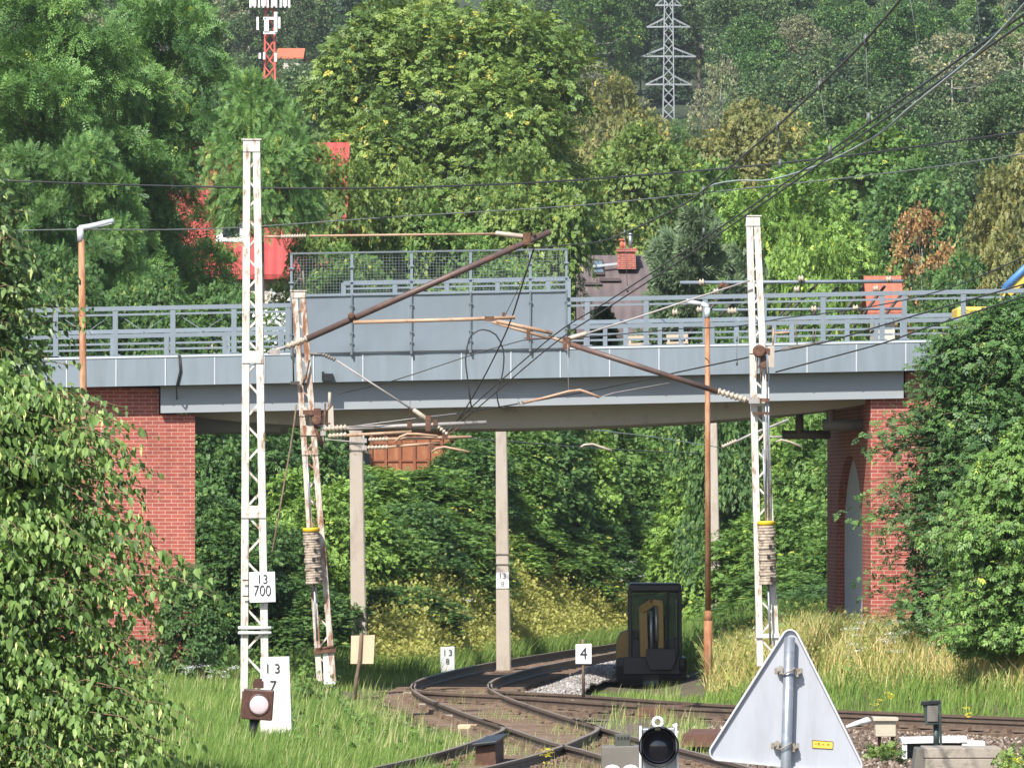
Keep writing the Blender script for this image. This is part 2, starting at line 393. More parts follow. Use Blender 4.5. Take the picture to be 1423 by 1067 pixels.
ctr = track('rusty railway track winding towards the viewer in an s bend under the bridge', LA[::4] + [LA[-1]])
jB = min(LA, key=lambda p: abs(p.y - 136))
jB2 = min(LA, key=lambda p: abs(p.y - 131))
B_pts = [jB, jB2 + Vector((.15, 0, 0)), Vector((.75, 127.2, 0)), Vector((2.9, 122.0, 0)), Vector((5.6, 117.6, 0)), Vector((8.6, 113.4, 0)), Vector((13, 107.4, 0)), Vector((18, 100.6, 0))]
trackB = track('rusty railway track branching off to the right in front of the grassy bank', B_pts, lambda p: p.y > 124 and False)
jC = min(LA, key=lambda p: abs(p.y - 114)); jC2 = min(LA, key=lambda p: abs(p.y - 109.5))
C_pts = [jC, jC2 + Vector((-.08, 0, 0)), Vector((.25, 104.5, 0)), Vector((-.45, 98, 0)), Vector((-1.6, 91, 0)), Vector((-3.0, 84, 0))]
trackC = track('rusty railway track branching off to the left beside the grass in the foreground', C_pts)

# trackbed: ballast strip a little under the sleepers' tops
def strip(L, half, z):
    a, b = offset_line(L, -half), offset_line(L, half)
    return a, b
M_bed = surf('trackbed_ballast', (.145, .105, .078), (.075, .054, .04), 7, .95, (.24, .21, .185), .58, 11, None, .9, 30)
mb = MB()
for k, (L, hf) in enumerate(((ctr, 2.3), (trackB, 2.0), (trackC, 2.3))):
    a = offset_line(L, -hf); b = offset_line(L, hf); z = -.085 + .004 * k
    vs = []; n = len(L)
    for i in range(0, n, 4): vs += [a[i] + Vector((-.0, 0, -.04)), Vector((a[i].x * .8 + b[i].x * .2, a[i].y * .8 + b[i].y * .2, z)), Vector((a[i].x * .2 + b[i].x * .8, a[i].y * .2 + b[i].y * .8, z)), b[i] + Vector((0, 0, -.04))]
    m = len(vs) // 4
    mb.add(vs, [(4 * i + j, 4 * i + j + 1, 4 * i + j + 5, 4 * i + j + 4) for i in range(m - 1) for j in range(3)])
o = mb.build('trackbed', M_bed, None); o['kind'] = 'structure'

def np_mesh(name, V, T, mat, tint=None, smooth=False):
    V = np.asarray(V, np.float32); T = np.asarray(T, np.int32)
    me = bpy.data.meshes.new(name); me.vertices.add(len(V)); me.vertices.foreach_set('co', V.ravel())
    k = T.shape[1]; me.loops.add(T.size); me.loops.foreach_set('vertex_index', T.ravel())
    me.polygons.add(len(T)); me.polygons.foreach_set('loop_start', np.arange(0, T.size, k, dtype=np.int32)); me.polygons.foreach_set('loop_total', np.full(len(T), k, np.int32))
    if smooth: me.polygons.foreach_set('use_smooth', np.ones(len(T), bool))
    if tint is not None:
        a = me.attributes.new('tint', 'FLOAT', 'POINT'); a.data.foreach_set('value', np.asarray(tint, np.float32))
    me.update(calc_edges=True)
    if mat is not None: me.materials.append(mat)
    return me
def nrm(a): return a / np.maximum(np.linalg.norm(a, axis=-1, keepdims=True), 1e-9)

# loose ballast stones
def stones(name, pts, size, seed, mat):
    rng = np.random.default_rng(seed); n = len(pts)
    T = np.array([(1, 0, 0), (-1, 0, 0), (0, 1, 0), (0, -1, 0), (0, 0, 1), (0, 0, -1.)]); Fc = np.array([(0, 2, 4), (2, 1, 4), (1, 3, 4), (3, 0, 4), (2, 0, 5), (1, 2, 5), (3, 1, 5), (0, 3, 5)])
    V = T[None] * rng.uniform(.5, 1.2, (n, 6, 1)) * (size * rng.uniform(.5, 1.3, (n, 1, 1)))
    a = rng.uniform(0, 6.28, n); ca, sa = np.cos(a), np.sin(a)
    x = V[..., 0] * ca[:, None] - V[..., 1] * sa[:, None]; y = V[..., 0] * sa[:, None] + V[..., 1] * ca[:, None]
    V = np.stack([x, y, V[..., 2] * .75], -1) + pts[:, None]
    T2 = (Fc[None] + 6 * np.arange(n)[:, None, None]).reshape(-1, 3)
    me = np_mesh(name, V.reshape(-1, 3), T2, mat, np.repeat(rng.random(n), 6)); o = link_mesh(name, me, None, None); o['kind'] = 'stuff'; return o
def tintmat(name, stops, rough=.9):
    m, n, l, p = newmat(name); a = n.new('ShaderNodeAttribute'); a.attribute_name = 'tint'; r = ramp(n, stops); l.new(a.outputs['Fac'], r.inputs[0])
    l.new(r.outputs[0], p.inputs['Base Color']); p.inputs['Roughness'].default_value = rough; p.inputs['Specular IOR Level'].default_value = .2; return m
M_stones = tintmat('ballast_stones', [(0, (.11, .095, .085)), (.5, (.21, .195, .185)), (.85, (.30, .285, .275)), (1, (.42, .40, .38))])
M_stones_brown = tintmat('brown_ballast_stones', [(0, (.06, .042, .032)), (.5, (.12, .085, .062)), (.85, (.21, .165, .13)), (1, (.4, .36, .31))])
rng = np.random.default_rng(5)
# brown ballast between rails
P = []
for L, hf in ((ctr, 1.6), (trackB, 1.5), (trackC, 1.5)):
    L = [p for p in L if p.y < 175]
    idx = rng.integers(1, len(L) - 1, 9000); off = rng.uniform(-hf, hf, 9000)
    A = np.array([tuple(p) for p in L]); t = nrm(np.gradient(A, axis=0)); nn = np.stack([t[:, 1], -t[:, 0], 0 * t[:, 0]], -1)
    p = A[idx] + nn[idx] * off[:, None] + rng.normal(0, .1, (9000, 3)); p[:, 2] = -.085 + rng.uniform(0, .035, 9000); P.append(p)
stones('gravel', np.concatenate(P), .042, 3, M_stones_brown)
# pale grey shoulder between the bend and the excavator
n = 46000; y = rng.uniform(126, 186, n); cx = np.interp(y, [p.y for p in ctr][::-1], [p.x for p in ctr][::-1])
x = cx + 1.0 + rng.random(n) ** 1.2 * np.interp(y, [126, 132, 140, 150, 165, 186], [1.1, 1.6, 2.0, 2.6, 2.4, 2.4])
h = .02 + .22 * np.sin(np.clip((x - cx - 1.2) / 2.2, 0, 1) * math.pi)
ok = x < np.interp(y, [126, 134, 145, 155], [1.0, 1.75, 3.0, 6])
stones('gravel', np.stack([x, y, g(x, y) + h], -1)[ok], .042, 4, M_stones)
mb = MB(); vs = []; ys = np.linspace(126, 186, 60)
for yy in ys:
    c = float(np.interp(yy, [p.y for p in ctr][::-1], [p.x for p in ctr][::-1])); wd = float(np.interp(yy, [126, 132, 140, 150, 165, 186], [1.1, 1.6, 2.0, 2.6, 2.4, 2.4]))
    for k in range(7):
        xx = c + 1.0 + wd * k / 6; vs.append((xx, yy, gs(xx, yy) + .01 + .2 * math.sin(min(max((xx - c - 1.2) / 2.2, 0), 1) * math.pi)))
mb.add(vs, [(7 * i + k, 7 * i + k + 1, 7 * i + k + 8, 7 * i + k + 7) for i in range(59) for k in range(6)], True)
o = mb.build('ballast_shoulder', M_gravel, None); o['kind'] = 'structure'
# pale gravel on the far left side of the bend
n = 5000; y = rng.uniform(138, 186, n); cx = np.interp(y, [p.y for p in ctr][::-1], [p.x for p in ctr][::-1]); x = cx - 1.1 - rng.random(n) * 1.0
stones('gravel', np.stack([x, y, g(x, y) + .03], -1), .06, 6, M_stones)
# dark path of gravel in front of the concrete block
n = 16000; x = rng.uniform(1.6, 9.5, n); y = rng.uniform(90, 116, n)
stones('gravel', np.stack([x, y, g(x, y) + .02], -1), .05, 7, M_stones_brown)

# ------------------------------------------------------------------ bridge
DB = 135.0
def yt(px): return 498 - (px - 158) * .02        # top edge of the fascia, photo rows
br = thing('road_bridge', 'grey blue clad road bridge on red brick abutments crossing the railway', 'bridge', (0, DB, 0))
def slab(mb, px0, px1, o0, o1, d0, d1):          # sloping slab: rows relative to yt at distance DB
    c = []
    for off in (o1, o0):
        for (px, d) in ((px0, d0), (px1, d0), (px1, d1), (px0, d1)):
            p = W(px, yt(px) + off, DB); c.append((p.x, d, p.z))
    mb.hexa(c); return mb
mb = slab(MB(), -180, 1600, 0, 39, DB, DB + .12); mb.build('fascia', M_fascia, br)
mb = slab(MB(), -180, 1600, -2.5, 0, DB - .015, DB + .30); mb.build('coping', M_seam, br)
sm = MB()
for px in np.arange(24, 1423, 68.6):
    p0 = W(px, yt(px) + 1, DB - .004); p1 = W(px, yt(px) + 39, DB - .004); sm.bar(p0, p1, .024, .02)
sm.build('cladding_seam', M_seam, br)
slab(MB(), -180, 1600, 0, 38, DB + .121, DB + 9.4).build('deck', M_girder, br)
slab(MB(), 222, 1257, 39.2, 77, DB + .33, DB + 1.0).build('girder', M_girder, br)
# inner box girders with a slightly bellied underside
for k, (d0, d1) in enumerate(((DB + 1.3, DB + 3.4), (DB + 3.6, DB + 6.0), (DB + 6.2, DB + 8.6))):
    mb = MB(); vs = []; N = 40
    for i in range(N + 1):
        px = 240 + (1245 - 240) * i / N; t = i / N
        sag = 71 + 36 * min(1, math.sin(math.pi * t) ** .5 * 1.0)
        xx = X(px, DB) - .0 * k
        zb = W(px, yt(px) + sag, DB).z; zt = W(px, yt(px) + 39, DB).z
        vs += [(xx, d0, zt), (xx, d0 + .25, zb), (xx, d1 - .25, zb), (xx, d1, zt)]
    fs = [(4 * i + j, 4 * i + j + 1, 4 * i + j + 5, 4 * i + j + 4) for i in range(N) for j in range(3)] + [(0, 1, 2, 3), (4 * N + 3, 4 * N + 2, 4 * N + 1, 4 * N)]
    mb.add(vs, fs); mb.build('box_girder', M_soffit, br)
SK = -.053
def abut(poly_x0, poly_x1, ztop_px, name):
    pass
# left abutment
xl = X(271, DB + .5); mb = MB()
ztop = W(250, 576, DB + .5).z
mb.hexa([(-17, DB + .5, -.5), (xl, DB + .5, -.5), (xl + SK * 9, DB + 9.2, -.5), (-17, DB + 9.2, -.5), (-17, DB + .5, ztop), (xl, DB + .5, ztop), (xl + SK * 9, DB + 9.2, ztop), (-17, DB + 9.2, ztop)])
mb.build('abutment', M_brick, br)
mb = MB(); z2 = W(160, 537.5, DB + .5).z; xg = X(221, DB + .5)
mb.hexa([(-17, DB + .52, ztop), (xg, DB + .52, ztop), (xg, DB + 9.1, ztop), (-17, DB + 9.1, ztop), (-17, DB + .52, z2 + .12), (xg, DB + .52, z2 - .03), (xg, DB + 9.1, z2 - .03), (-17, DB + 9.1, z2 + .12)])
mb.build('parapet_wall', M_brick, br)
mb = MB(); p = W(340, 598, DB + 3); 
# right abutment: front face, and the inner wall with its blind arch
xr = X(1210, DB + .5); zt = W(1230, 552, DB + .5).z
def wall_pt(d, z, off=0): return Vector((xr + SK * (d - DB - .5) + off, d, z))
a0, a1, zs, zc = DB + 2.1, DB + 7.2, 3.0, 4.75
arc = [(a0, .3)] + [(a0 + (a1 - a0) * (1 - math.cos(t)) / 2, zs + (zc - zs) * math.sin(t)) for t in np.linspace(0, math.pi, 17)] + [(a1, .3)]
outline = [(DB + .5, -.4), (a0, -.4)] + arc + [(a1, -.4), (DB + 9.2, -.4), (DB + 9.2, zt), (DB + .5, zt)]
mb = MB(); mb.prism([wall_pt(d, z) for d, z in outline], (.6, 0, 0))
mb.hexa([(xr + .6, DB + .5, -.4), (17, DB + .5, -.4), (17, DB + 9.2, -.4), (xr + .6 + SK * 9, DB + 9.2, -.4), (xr + .6, DB + .5, zt), (17, DB + .5, zt), (17, DB + 9.2, zt), (xr + .6 + SK * 9, DB + 9.2, zt)])
mb.build('abutment', M_brick, br)
mb = MB(); mb.prism([wall_pt(d, z, .16) for d, z in arc], (.12, 0, 0)); mb.build('blind_arch', M_arch, br)
mb = MB(); z3 = W(1290, 515, DB + .5).z; xg = X(1258, DB + .5)
mb.hexa([(xg, DB + .52, zt), (17, DB + .52, zt), (17, DB + 9.1, zt), (xg, DB + 9.1, zt), (xg, DB + .52, z3 - .03), (17, DB + .52, z3 + .1), (17, DB + 9.1, z3 + .1), (xg, DB + 9.1, z3 - .03)])
mb.build('parapet_wall', M_brick, br)
# bearing ledges and drain pipes
MB().bar(W(1145, 592, DB + 2.3), W(1201, 592, DB + 2.3), .19, .19).tube([W(1143, 590, DB + 2), W(1202, 590, DB + 2)], .11, 12).tube([W(1154, 556, DB + 2), W(1154, 590, DB + 2)], .085, 12).build('drain_pipe', M_pipe, br)
MB().tube([W(1087, 604, DB + 6), W(1154, 604, DB + 6)], .09, 12).tube([W(1111, 570, DB + 6), W(1111, 604, DB + 6)], .085, 12).build('drain_pipe', M_pipe, br)
MB().box(W(330, 590, DB + 5), (1.9, 5, .35)).build('crossbeam', M_girder, br)
# cable hanging down the cladding on the left
MB().tube([W(248, 493, DB - .06), W(250, 515, DB - .06), W(245, 537, DB - .05), W(246, 560, DB + .45), W(250, 572, DB + .42), W(257, 575, DB + .44)], .016, 6).tube([W(250, 493, DB - .03), W(252, 515, DB - .03), W(247, 537, DB - .03)], .014, 6).build('hanging_cable', M_wire, br)
# floodlight bracket on the fascia
MB().box(W(455, 524, DB - .08), (.22, .12, .14)).box(W(449, 520, DB - .1), (.05, .1, .1)).build('bracket_box', M_exc_black, br)

def railing(px0, px1, posts, shorts, label, d=DB + .06, dz=0, wires=(), hi=-70, group='steel railings along the bridge'):
    o = W((px0 + px1) / 2, yt((px0 + px1) / 2), d); r = thing('guard_railing', label, 'railing', (o.x, d, o.z), group)
    def q(px, off, dd=0): 
        p = W(px, yt(px) + off - dz, DB); return Vector((p.x, d + dd, p.z))
    for nm, off, th, dep in (('handrail', hi + 1, .085, .07), ('rail', hi + 9.5, .04, .03), ('middle_rail', hi + 39, .07, .05), ('rail', hi + 50, .04, .03), ('rail', hi + 58, .04, .03)):
        MB().bar(q(px0, off), q(px1, off), th, dep).build(nm, M_railing, r)
    for px in posts:
        mb = MB().bar(q(px, hi + 1, .003), q(px, -4, .003), .10, .06); mb.box(q(px, -5, .003), (.2, .14, .02)); mb.build('post', M_railing, r)
    for px in shorts: MB().bar(q(px, hi + 39, -.004), q(px, -4, -.004), .085, .05).build('short_post', M_railing, r)
    if wires:
        mb = MB()
        for a, b in wires:
            mb.tube([q(a, hi + 6, .04), q(b, -8, .04)], .007, 5); mb.tube([q(a, -8, .055), q(b, hi + 6, .055)], .007, 5)
        mb.build('bracing_wire', M_railing, r)
    return r
railing(35, 404, [77, 160, 240, 325, 400], [237 - 6, 312, 389], 'steel railing left of the solid screen on the bridge with crossed bracing wires', wires=((77, 160), (160, 240), (240, 325), (325, 400)))
railing(787, 1241, [816, 898, 980, 1062, 1144, 1226], [841, 917, 990, 1062 + 14, 1218], 'long steel railing between the solid screen and the expansion gap on the bridge')
railing(1242, 1600, [1257, 1339, 1421, 1503], [1330, 1412], 'steel railing behind the leafy tree at the right end of the bridge')
# far side railing
rr = railing(462, 796, [462, 538, 615, 690, 765, 795], [], 'far side railing seen through the wire mesh above the screen', d=DB + 8.9, dz=45, hi=-74)
rr2 = railing(797, 1500, [880, 962, 1044, 1126, 1208, 1290, 1372], [], 'far side railing behind the long near railing on the right', d=DB + 8.95, dz=-9, hi=-63)
rr3 = railing(40, 461, [120, 200, 290, 370, 450], [], 'far side railing behind the left near railing', d=DB + 8.95, dz=-9, hi=-63)

# anti-touch screen
o = W(595, 488, DB); scn = thing('safety_screen', 'grey sheet metal screen with wire mesh top in the middle of the bridge', 'screen', (o.x, DB - .06, o.z))
def q(px, off, dd=0.0):
    p = W(px, yt(px) + off, DB); return Vector((p.x, DB - .06 + dd, p.z))
PX = [405, 489, 572, 654, 737, 787]
def top_off(px): return -141 + (px - 405) * .004
for i in range(5):
    a, b = PX[i], PX[i + 1]; N = 14; vs = []; rngp = random.Random(i)
    for jx in range(N + 1):
        for jz in range(N + 1):
            px = a + 1 + (b - a - 2) * jx / N; off = -2 - 78 * jz / N; u, v = jx / N, jz / N
            dent = -.018 * math.exp(-((u - .05) ** 2 + (v - .12) ** 2) / .03) - .016 * math.exp(-((u - .95) ** 2 + (v - .1) ** 2) / .04) + .02 * math.sin(u * 3.1) * math.sin(v * 3.1) * rngp.uniform(.6, 1)
            vs.append(q(px, off, dent))
    mb = MB(); n1 = N + 1
    mb.add(vs, [(jx * n1 + jz, (jx + 1) * n1 + jz, (jx + 1) * n1 + jz + 1, jx * n1 + jz + 1) for jx in range(N) for jz in range(N)], True)
    mb.build('sheet_panel', M_panel, scn)
    mb = MB(); nx = int((b - a) / 4.2)
    for k in range(1, nx): 
        px = a + (b - a) * k / nx; mb.bar(q(px, top_off(px), .03), q(px, -82, .03), .006, .006)
    for k in range(1, 15): mb.bar(q(a, -82 - 4.15 * k, .034), q(b, -82 - 4.15 * k, .034), .006, .006)
    mb.build('wire_mesh', M_wire_mesh, scn)
for px in PX:
    mb = MB().bar(q(px, top_off(px), .02), q(px, 2, .02), .055 if 405 < px < 787 else .045, .05)
    for off in (-100, -120): mb.box(q(px, off, -.02), (.10, .04, .03))
    mb.build('post', M_railing, scn)
    mb = MB().bar(q(px, -82, -.04), q(px, 2, -.04), .03, .03)
    for off in (-66, -28, -14): mb.box(q(px, off, -.045), (.075, .04, .025))
    mb.build('joint_rod', M_wire_mesh, scn)
MB().bar(q(404, -140.5, .01), q(788, -139, .01), .035, .05).build('top_bar', M_wire_mesh, scn)
MB().bar(q(404, -82, -.005), q(788, -82, -.005), .05, .06).build('middle_bar', M_railing, scn)
# ------------------------------------------------------------------ lattice masts
def mast(label, TL, TR, BL, BR, legpx, d, bays, battens, mat, cap=16, dep=.26, skip_lace=None):
    o = W((BL[0] + BR[0]) / 2, max(BL[1], BR[1]), d); r = thing('lattice_mast', label, 'mast', o, 'lattice masts carrying the overhead line')
    def edge(t, side):
        a, b = (TL, BL) if side < 0 else (TR, BR); return (a[0] + (b[0] - a[0]) * t, a[1] + (b[1] - a[1]) * t)
    lw = legpx * d / F
    for side, (T, B) in ((-1, (TL, BL)), (1, (TR, BR))):
        s = -side * legpx / 2; p0 = W(B[0] + s, B[1], d); p1 = W(T[0] + s, T[1], d); mb = MB()
        mb.bar(p0 + Vector((-side * lw * .42, dep / 2, 0)), p1 + Vector((-side * lw * .42, dep / 2, 0)), .012, dep)      # web of the channel, facing outwards
        mb.bar(p0, p1, lw, .012); mb.bar(p0 + Vector((0, dep, 0)), p1 + Vector((0, dep, 0)), lw, .012)
        ax = Vector((side * lw * .44, dep / 2, 0)); mb.bar(p0 + ax, p1 + ax, .014, dep * .96)
        mb.build('leg', mat, r)
    mb = MB(); hh = max(BL[1], BR[1]) - TL[1]; t = (cap + 6) / hh; k = 0; n = bays
    ts = [t]
    for i in range(n):
        t += (1 - (cap + 6) / hh - .02) / n * (.86 + .28 * (i + .5) / n); ts.append(min(t, 1))
    for i in range(n):
        if skip_lace and skip_lace[0] < ts[i] < skip_lace[1]: continue
        l0, r0, l1, r1 = edge(ts[i], -1), edge(ts[i], 1), edge(ts[i + 1], -1), edge(ts[i + 1], 1)
        for dd, fl in ((.02, i % 2), (dep - .02, i % 2)):
            ym = (l0[1] + l1[1]) / 2; ex = (r0[0] - l0[0] - 1.6 * legpx) * .56; a, b = ((l0[0] + legpx * .8, ym - ex), (r1[0] - legpx * .8, ym + ex)) if fl else ((r0[0] - legpx * .8, ym - ex), (l1[0] + legpx * .8, ym + ex))
            mb.bar(W(*a, d) + Vector((0, dd, 0)), W(*b, d) + Vector((0, dd, 0)), .035, .012)
    mb.build('lacing', mat, r)
    mb = MB(); c = W((TL[0] + TR[0]) / 2, TL[1] + cap / 2, d); wd = (TR[0] - TL[0]) * d / F
    mb.box(c + Vector((0, -.012, 0)), (wd + .004, .02, cap * d / F)); mb.box(c + Vector((0, dep + .01, 0)), (wd + .004, .02, cap * d / F)); mb.box(c + Vector((0, dep / 2, cap * .5 * d / F + .012)), (wd + .06, dep + .08, .02))
    mb.build('cap_plate', mat, r)
    for py, h in battens:
        t = (py - TL[1]) / hh; a, b = edge(t, -1), edge(t, 1)
        c = W((a[0] + b[0]) / 2, py, d); MB().box(c + Vector((0, -.016, 0)), ((b[0] - a[0]) * d / F * 1.0, .02, h * d / F)).build('batten_plate', mat, r)
    return r
DL, DM, DR = 116.0, 132.0, 125.0
mastL = mast('tall white lattice mast with rust spots at the left carrying the number plate', (338, 195), (361, 195), (334, 992), (374, 992), 10, DL, 25, [(496, 17), (711, 17)], M_white_steel)
mb = MB()
for py in (872, 879): mb.tube([W(331, py, DL) + Vector((0, -.05, 0)), W(377, py, DL) + Vector((0, -.05, 0))], .026, 8)
mb.build('cross_clamp', M_white, mastL)
mastM = mast('short leaning lattice mast with flaking paint in front of the left part of the bridge', (405, 405), (424, 405), (440, 946), (467, 946), 8, DM, 20, [(572, 12), (598, 14), (629, 6)], M_white_steel_rusty, cap=9, skip_lace=(.62, .80))
MB().hexa([W(450, 950, DM), W(466, 950, DM), W(466, 950, DM) + Vector((0, .25, 0)), W(450, 950, DM) + Vector((0, .25, 0)), W(449, 908, DM), W(464, 908, DM), W(464, 908, DM) + Vector((0, .25, 0)), W(449, 908, DM) + Vector((0, .25, 0))]).build('foot_plate', M_white, mastM)
MB().bar(W(436, 906, DM) + Vector((0, -.03, 0)), W(467, 903, DM) + Vector((0, -.03, 0)), .07, .05).tube([W(438, 902, DM), W(464, 898, DM)], .03, 8).build('foot_brace', M_rust, mastM)
# equipment around the pulley of the leaning mast
mb = MB(); c = W(434, 573, DM - .15)
mb.box(c, (.36, .12, .09)).box(W(441, 578, DM - .2), (.14, .1, .3)).tube([W(436, 580, DM - .2), W(440, 600, DM - .22), W(448, 618, DM - .2)], .035, 8).tube([W(446, 580, DM - .2), W(462, 562, DM - .2)], .014, 6).tube([W(444, 590, DM - .2), W(459, 588, DM - .2)], .014, 6).tube([W(450, 616, DM - .2), W(452, 560, DM - .22)], .02, 6)
mb.lathe(W(440, 584, DM - .32), (0, 1, 0), [(0, .07), (.01, .1), (.05, .1), (.06, .07)], 16)
mb.build('pulley_bracket', M_rust, mastM)
mb = MB(); mb.hexa([W(456, 592, DM - .2), W(464, 592, DM - .2), W(464, 592, DM - .05), W(456, 592, DM - .05), W(456, 566, DM - .2), W(463, 564, DM - .2), W(463, 564, DM - .05), W(456, 566, DM - .05)]); mb.tube([W(458, 566, DM - .12), W(458, 545, DM - .12)], .03, 8)
mb.build('hanging_plate', M_concrete, mastM)
MB().tube([W(405, 404, DM), W(418, 380, DM), W(420, 404, DM)], .012, 6).tube([W(413, 388, DM), W(424, 388, DM)], .012, 6).tube([W(421, 376, DM), W(423, 405, DM)], .02, 6).build('top_bracket', M_greymetal, mastM)
MB().tube([W(407, 478, DM - .1), W(408, 530, DM - .1)], .018, 6).box(W(410, 532, DM - .1), (.18, .08, .06)).tube([W(430, 500, DM - .1), W(425, 525, DM - .1), W(420, 535, DM - .1)], .02, 6).build('wire_clamp', M_darkplate, mastM)

mastR = mast('white lattice mast at the right, standing behind the triangular sign', (1037, 301), (1056, 301), (1052, 925), (1084, 925), 9, DR, 24, [(486, 10), (556, 16)], M_white_steel, cap=13, skip_lace=(.66, .83))
mb = MB(); c = W(1058, 488, DR - .16)
mb.box(c, (.30, .12, .10)).box(W(1060, 500, DR - .18), (.08, .08, .28)).lathe(W(1055, 488, DR - .3), (0, 1, 0), [(0, .08), (.01, .12), (.05, .12), (.06, .08)], 16)
for px in (1053, 1058, 1064): mb.tube([W(px, 495, DR - .2), W(px + (px - 1058) * .3, 530, DR - .2)], .012, 6)
mb.box(W(1056, 556, DR - .14), (.34, .08, .07)).box(W(1058, 574, DR - .1), (.3, .05, .04))
mb.build('pulley_bracket', M_rust, mastR)
MB().hexa([W(1068, 510, DR - .2), W(1076, 510, DR - .2), W(1076, 510, DR - .08), W(1068, 510, DR - .08), W(1067, 481, DR - .2), W(1076, 480, DR - .2), W(1076, 480, DR - .08), W(1067, 481, DR - .08)]).build('hanging_plate', M_concrete, mastR)
mb = MB()
for px in (1064, 1068): mb.tube([W(px, 500, DR - .1), W(px + 1, 720, DR - .1)], .016, 6)
mb.build('guide_rod', M_galv, mastR)
MB().box(W(1067, 883, DR - .02), (.42, .05, .075)).build('foot_plate', M_white, mastR)

def weights(label, px0, px1, py0, py1, d, lean):
    c = W((px0 + px1) / 2, py1, d); r = thing('balance_weight', label, 'weight stack', c, 'concrete balance weights hanging on the masts')
    n = 20; rad = (px1 - px0) / 2 * d / F; rng = random.Random(px0); mb = MB()
    p0 = W((px0 + px1) / 2 + lean / 2, py1, d); p1 = W((px0 + px1) / 2 - lean / 2, py0 + 9, d); ax = (p1 - p0); Ln = ax.length; ax.normalize(); h = Ln / n
    for i in range(n):
        a = p0 + ax * (h * i) + Vector((rng.uniform(-.012, .012), rng.uniform(-.012, .012), 0)); rr = rad * rng.uniform(.95, 1.03)
        mb.lathe(a, ax, [(0, rr * .96), (.006, rr), (h - .008, rr), (h - .001, rr * .96)], 22)
    mb.build('weight_disc_stack', M_weight, r)
    mb = MB()
    for k in (2.2, 5.8, 9.4, 13): mb.box(p0 + ax * h * k + Vector((.06 if k != 9.4 else .02, -rad - .002, 0)), (.05, .03, .06))
    mb.build('slot', M_exc_black, r)
    MB().lathe(p1, ax, [(0, rad * 1.02), (.06, rad * 1.04), (.085, rad * 1.0)], 22).build('cap_plate', M_yellow, r)
    MB().tube([p1 + ax * .05, p1 + ax * 1.4], .018, 8).tube([p0, p0 - ax * 1.1], .02, 8).build('guide_rod', M_galv, r)
    return r
weights('weight stack with yellow cap hanging on the leaning mast', 423, 446, 730, 811, DM - .2, 4)
weights('weight stack with yellow cap hanging on the right mast above the triangular sign', 1054, 1078, 721, 812, DR - .2, 3)

# ------------------------------------------------------------------ brackets and booms
def insul(mb, p0, p1, r, n=7):
    p0, p1 = Vector(p0), Vector(p1); ax = p1 - p0; L = ax.length; prof = [(0, r * .5)]
    for i in range(n): a = L * (i + .2) / n; prof += [(a, r * .6), (a + L * .25 / n, r), (a + L * .5 / n, r), (a + L * .7 / n, r * .6)]
    prof.append((L, r * .5)); return mb.lathe(p0, ax, prof, 12)
def smooth_rod(mb, p0, p1, r): 
    p0, p1 = Vector(p0), Vector(p1); L = (p1 - p0).length; return mb.lathe(p0, p1 - p0, [(0, r * .6), (L * .06, r), (L * .94, r), (L, r * .6)], 12)
GR = 'overhead line brackets'
d = DL - .15
b1 = thing('cantilever_bracket', 'long brown bracket tube rising to the right from the tall left mast', 'bracket', W(372, 490, d), GR)
MB().tube([W(424, 472, d), W(765, 322, d)], .054, 12).build('bracket_tube', M_boom, b1)
mb = MB(); insul(mb, W(398, 482, d), W(428, 470, d), .062, 5); mb.build('insulator', M_insul, b1)
MB().tube([W(372, 490, d), W(400, 481, d)], .03, 8).box(W(382, 489, d), (.18, .06, .09)).build('hinge', M_greytube, b1)
MB().tube([W(430, 328, d), W(700, 325, d)], .02, 8).tube([W(368, 329, d), W(394, 329, d)], .022, 8).build('stay_rod', M_copper, b1)
mb = MB(); smooth_rod(mb, W(688, 324, d), W(729, 329, d), .042); insul(mb, W(390, 329, d), W(426, 328, d), .038, 10); mb.build('insulator', M_insul, b1)
MB().box(W(732, 332, d), (.13, .13, .2)).tube([W(728, 326, d), W(740, 336, d)], .04, 8).lathe(W(742, 325, d - .1), (0, 1, 0), [(0, .03), (.2, .03)], 8).build('clamp', M_rust, b1)
d = DL - .22
MB().tube([W(491, 448, d), W(640, 444, d), W(716, 441, d)], .033, 10).build('registration_tube', M_copper, b1)
MB().lathe(W(488, 439, d - .06), (0, 1, 0), [(0, .035), (.02, .06), (.1, .06), (.12, .035)], 14).tube([W(489, 440, d), W(494, 449, d)], .025, 8).box(W(680, 443, d), (.16, .07, .08)).box(W(700, 438, d), (.05, .04, .1)).build('clamp', M_rust, b1)

d = DR - .15
b2 = thing('cantilever_bracket', 'long brown bracket tube falling from the fascia to the right mast', 'bracket', W(1042, 555, d), GR)
MB().tube([W(785, 476, d), W(1000, 545, d)], .05, 12).build('bracket_tube', M_boom, b2)
mb = MB(); insul(mb, W(996, 543, d), W(1038, 556, d), .068, 7); mb.build('insulator', M_insul, b2)
MB().tube([W(1030, 554, d), W(1052, 557, d)], .03, 8).box(W(1048, 556, d), (.2, .12, .12)).build('hinge', M_greytube, b2)
MB().tube([W(683, 447, d - .05), W(762, 470, d - .05)], .03, 10).tube([W(690, 446, d - .07), W(768, 463, d - .05)], .036, 10).tube([W(762, 467, d), W(790, 478, d)], .03, 10).build('registration_tube', M_copper, b2)
MB().box(W(734, 465, d - .05), (.06, .1, .2)).box(W(787, 477, d), (.13, .13, .22)).tube([W(728, 470, d - .06), W(765, 471, d - .06)], .012, 6).build('clamp', M_rust, b2)
MB().tube([W(813, 464, d), W(880, 443, d), W(955, 418, d), W(1042, 390, d)], .017, 8).build('stay_rod', M_greytube, b2)
mb = MB(); smooth_rod(mb, W(789, 471, d), W(816, 463, d), .042); mb.build('insulator', M_insul, b2)
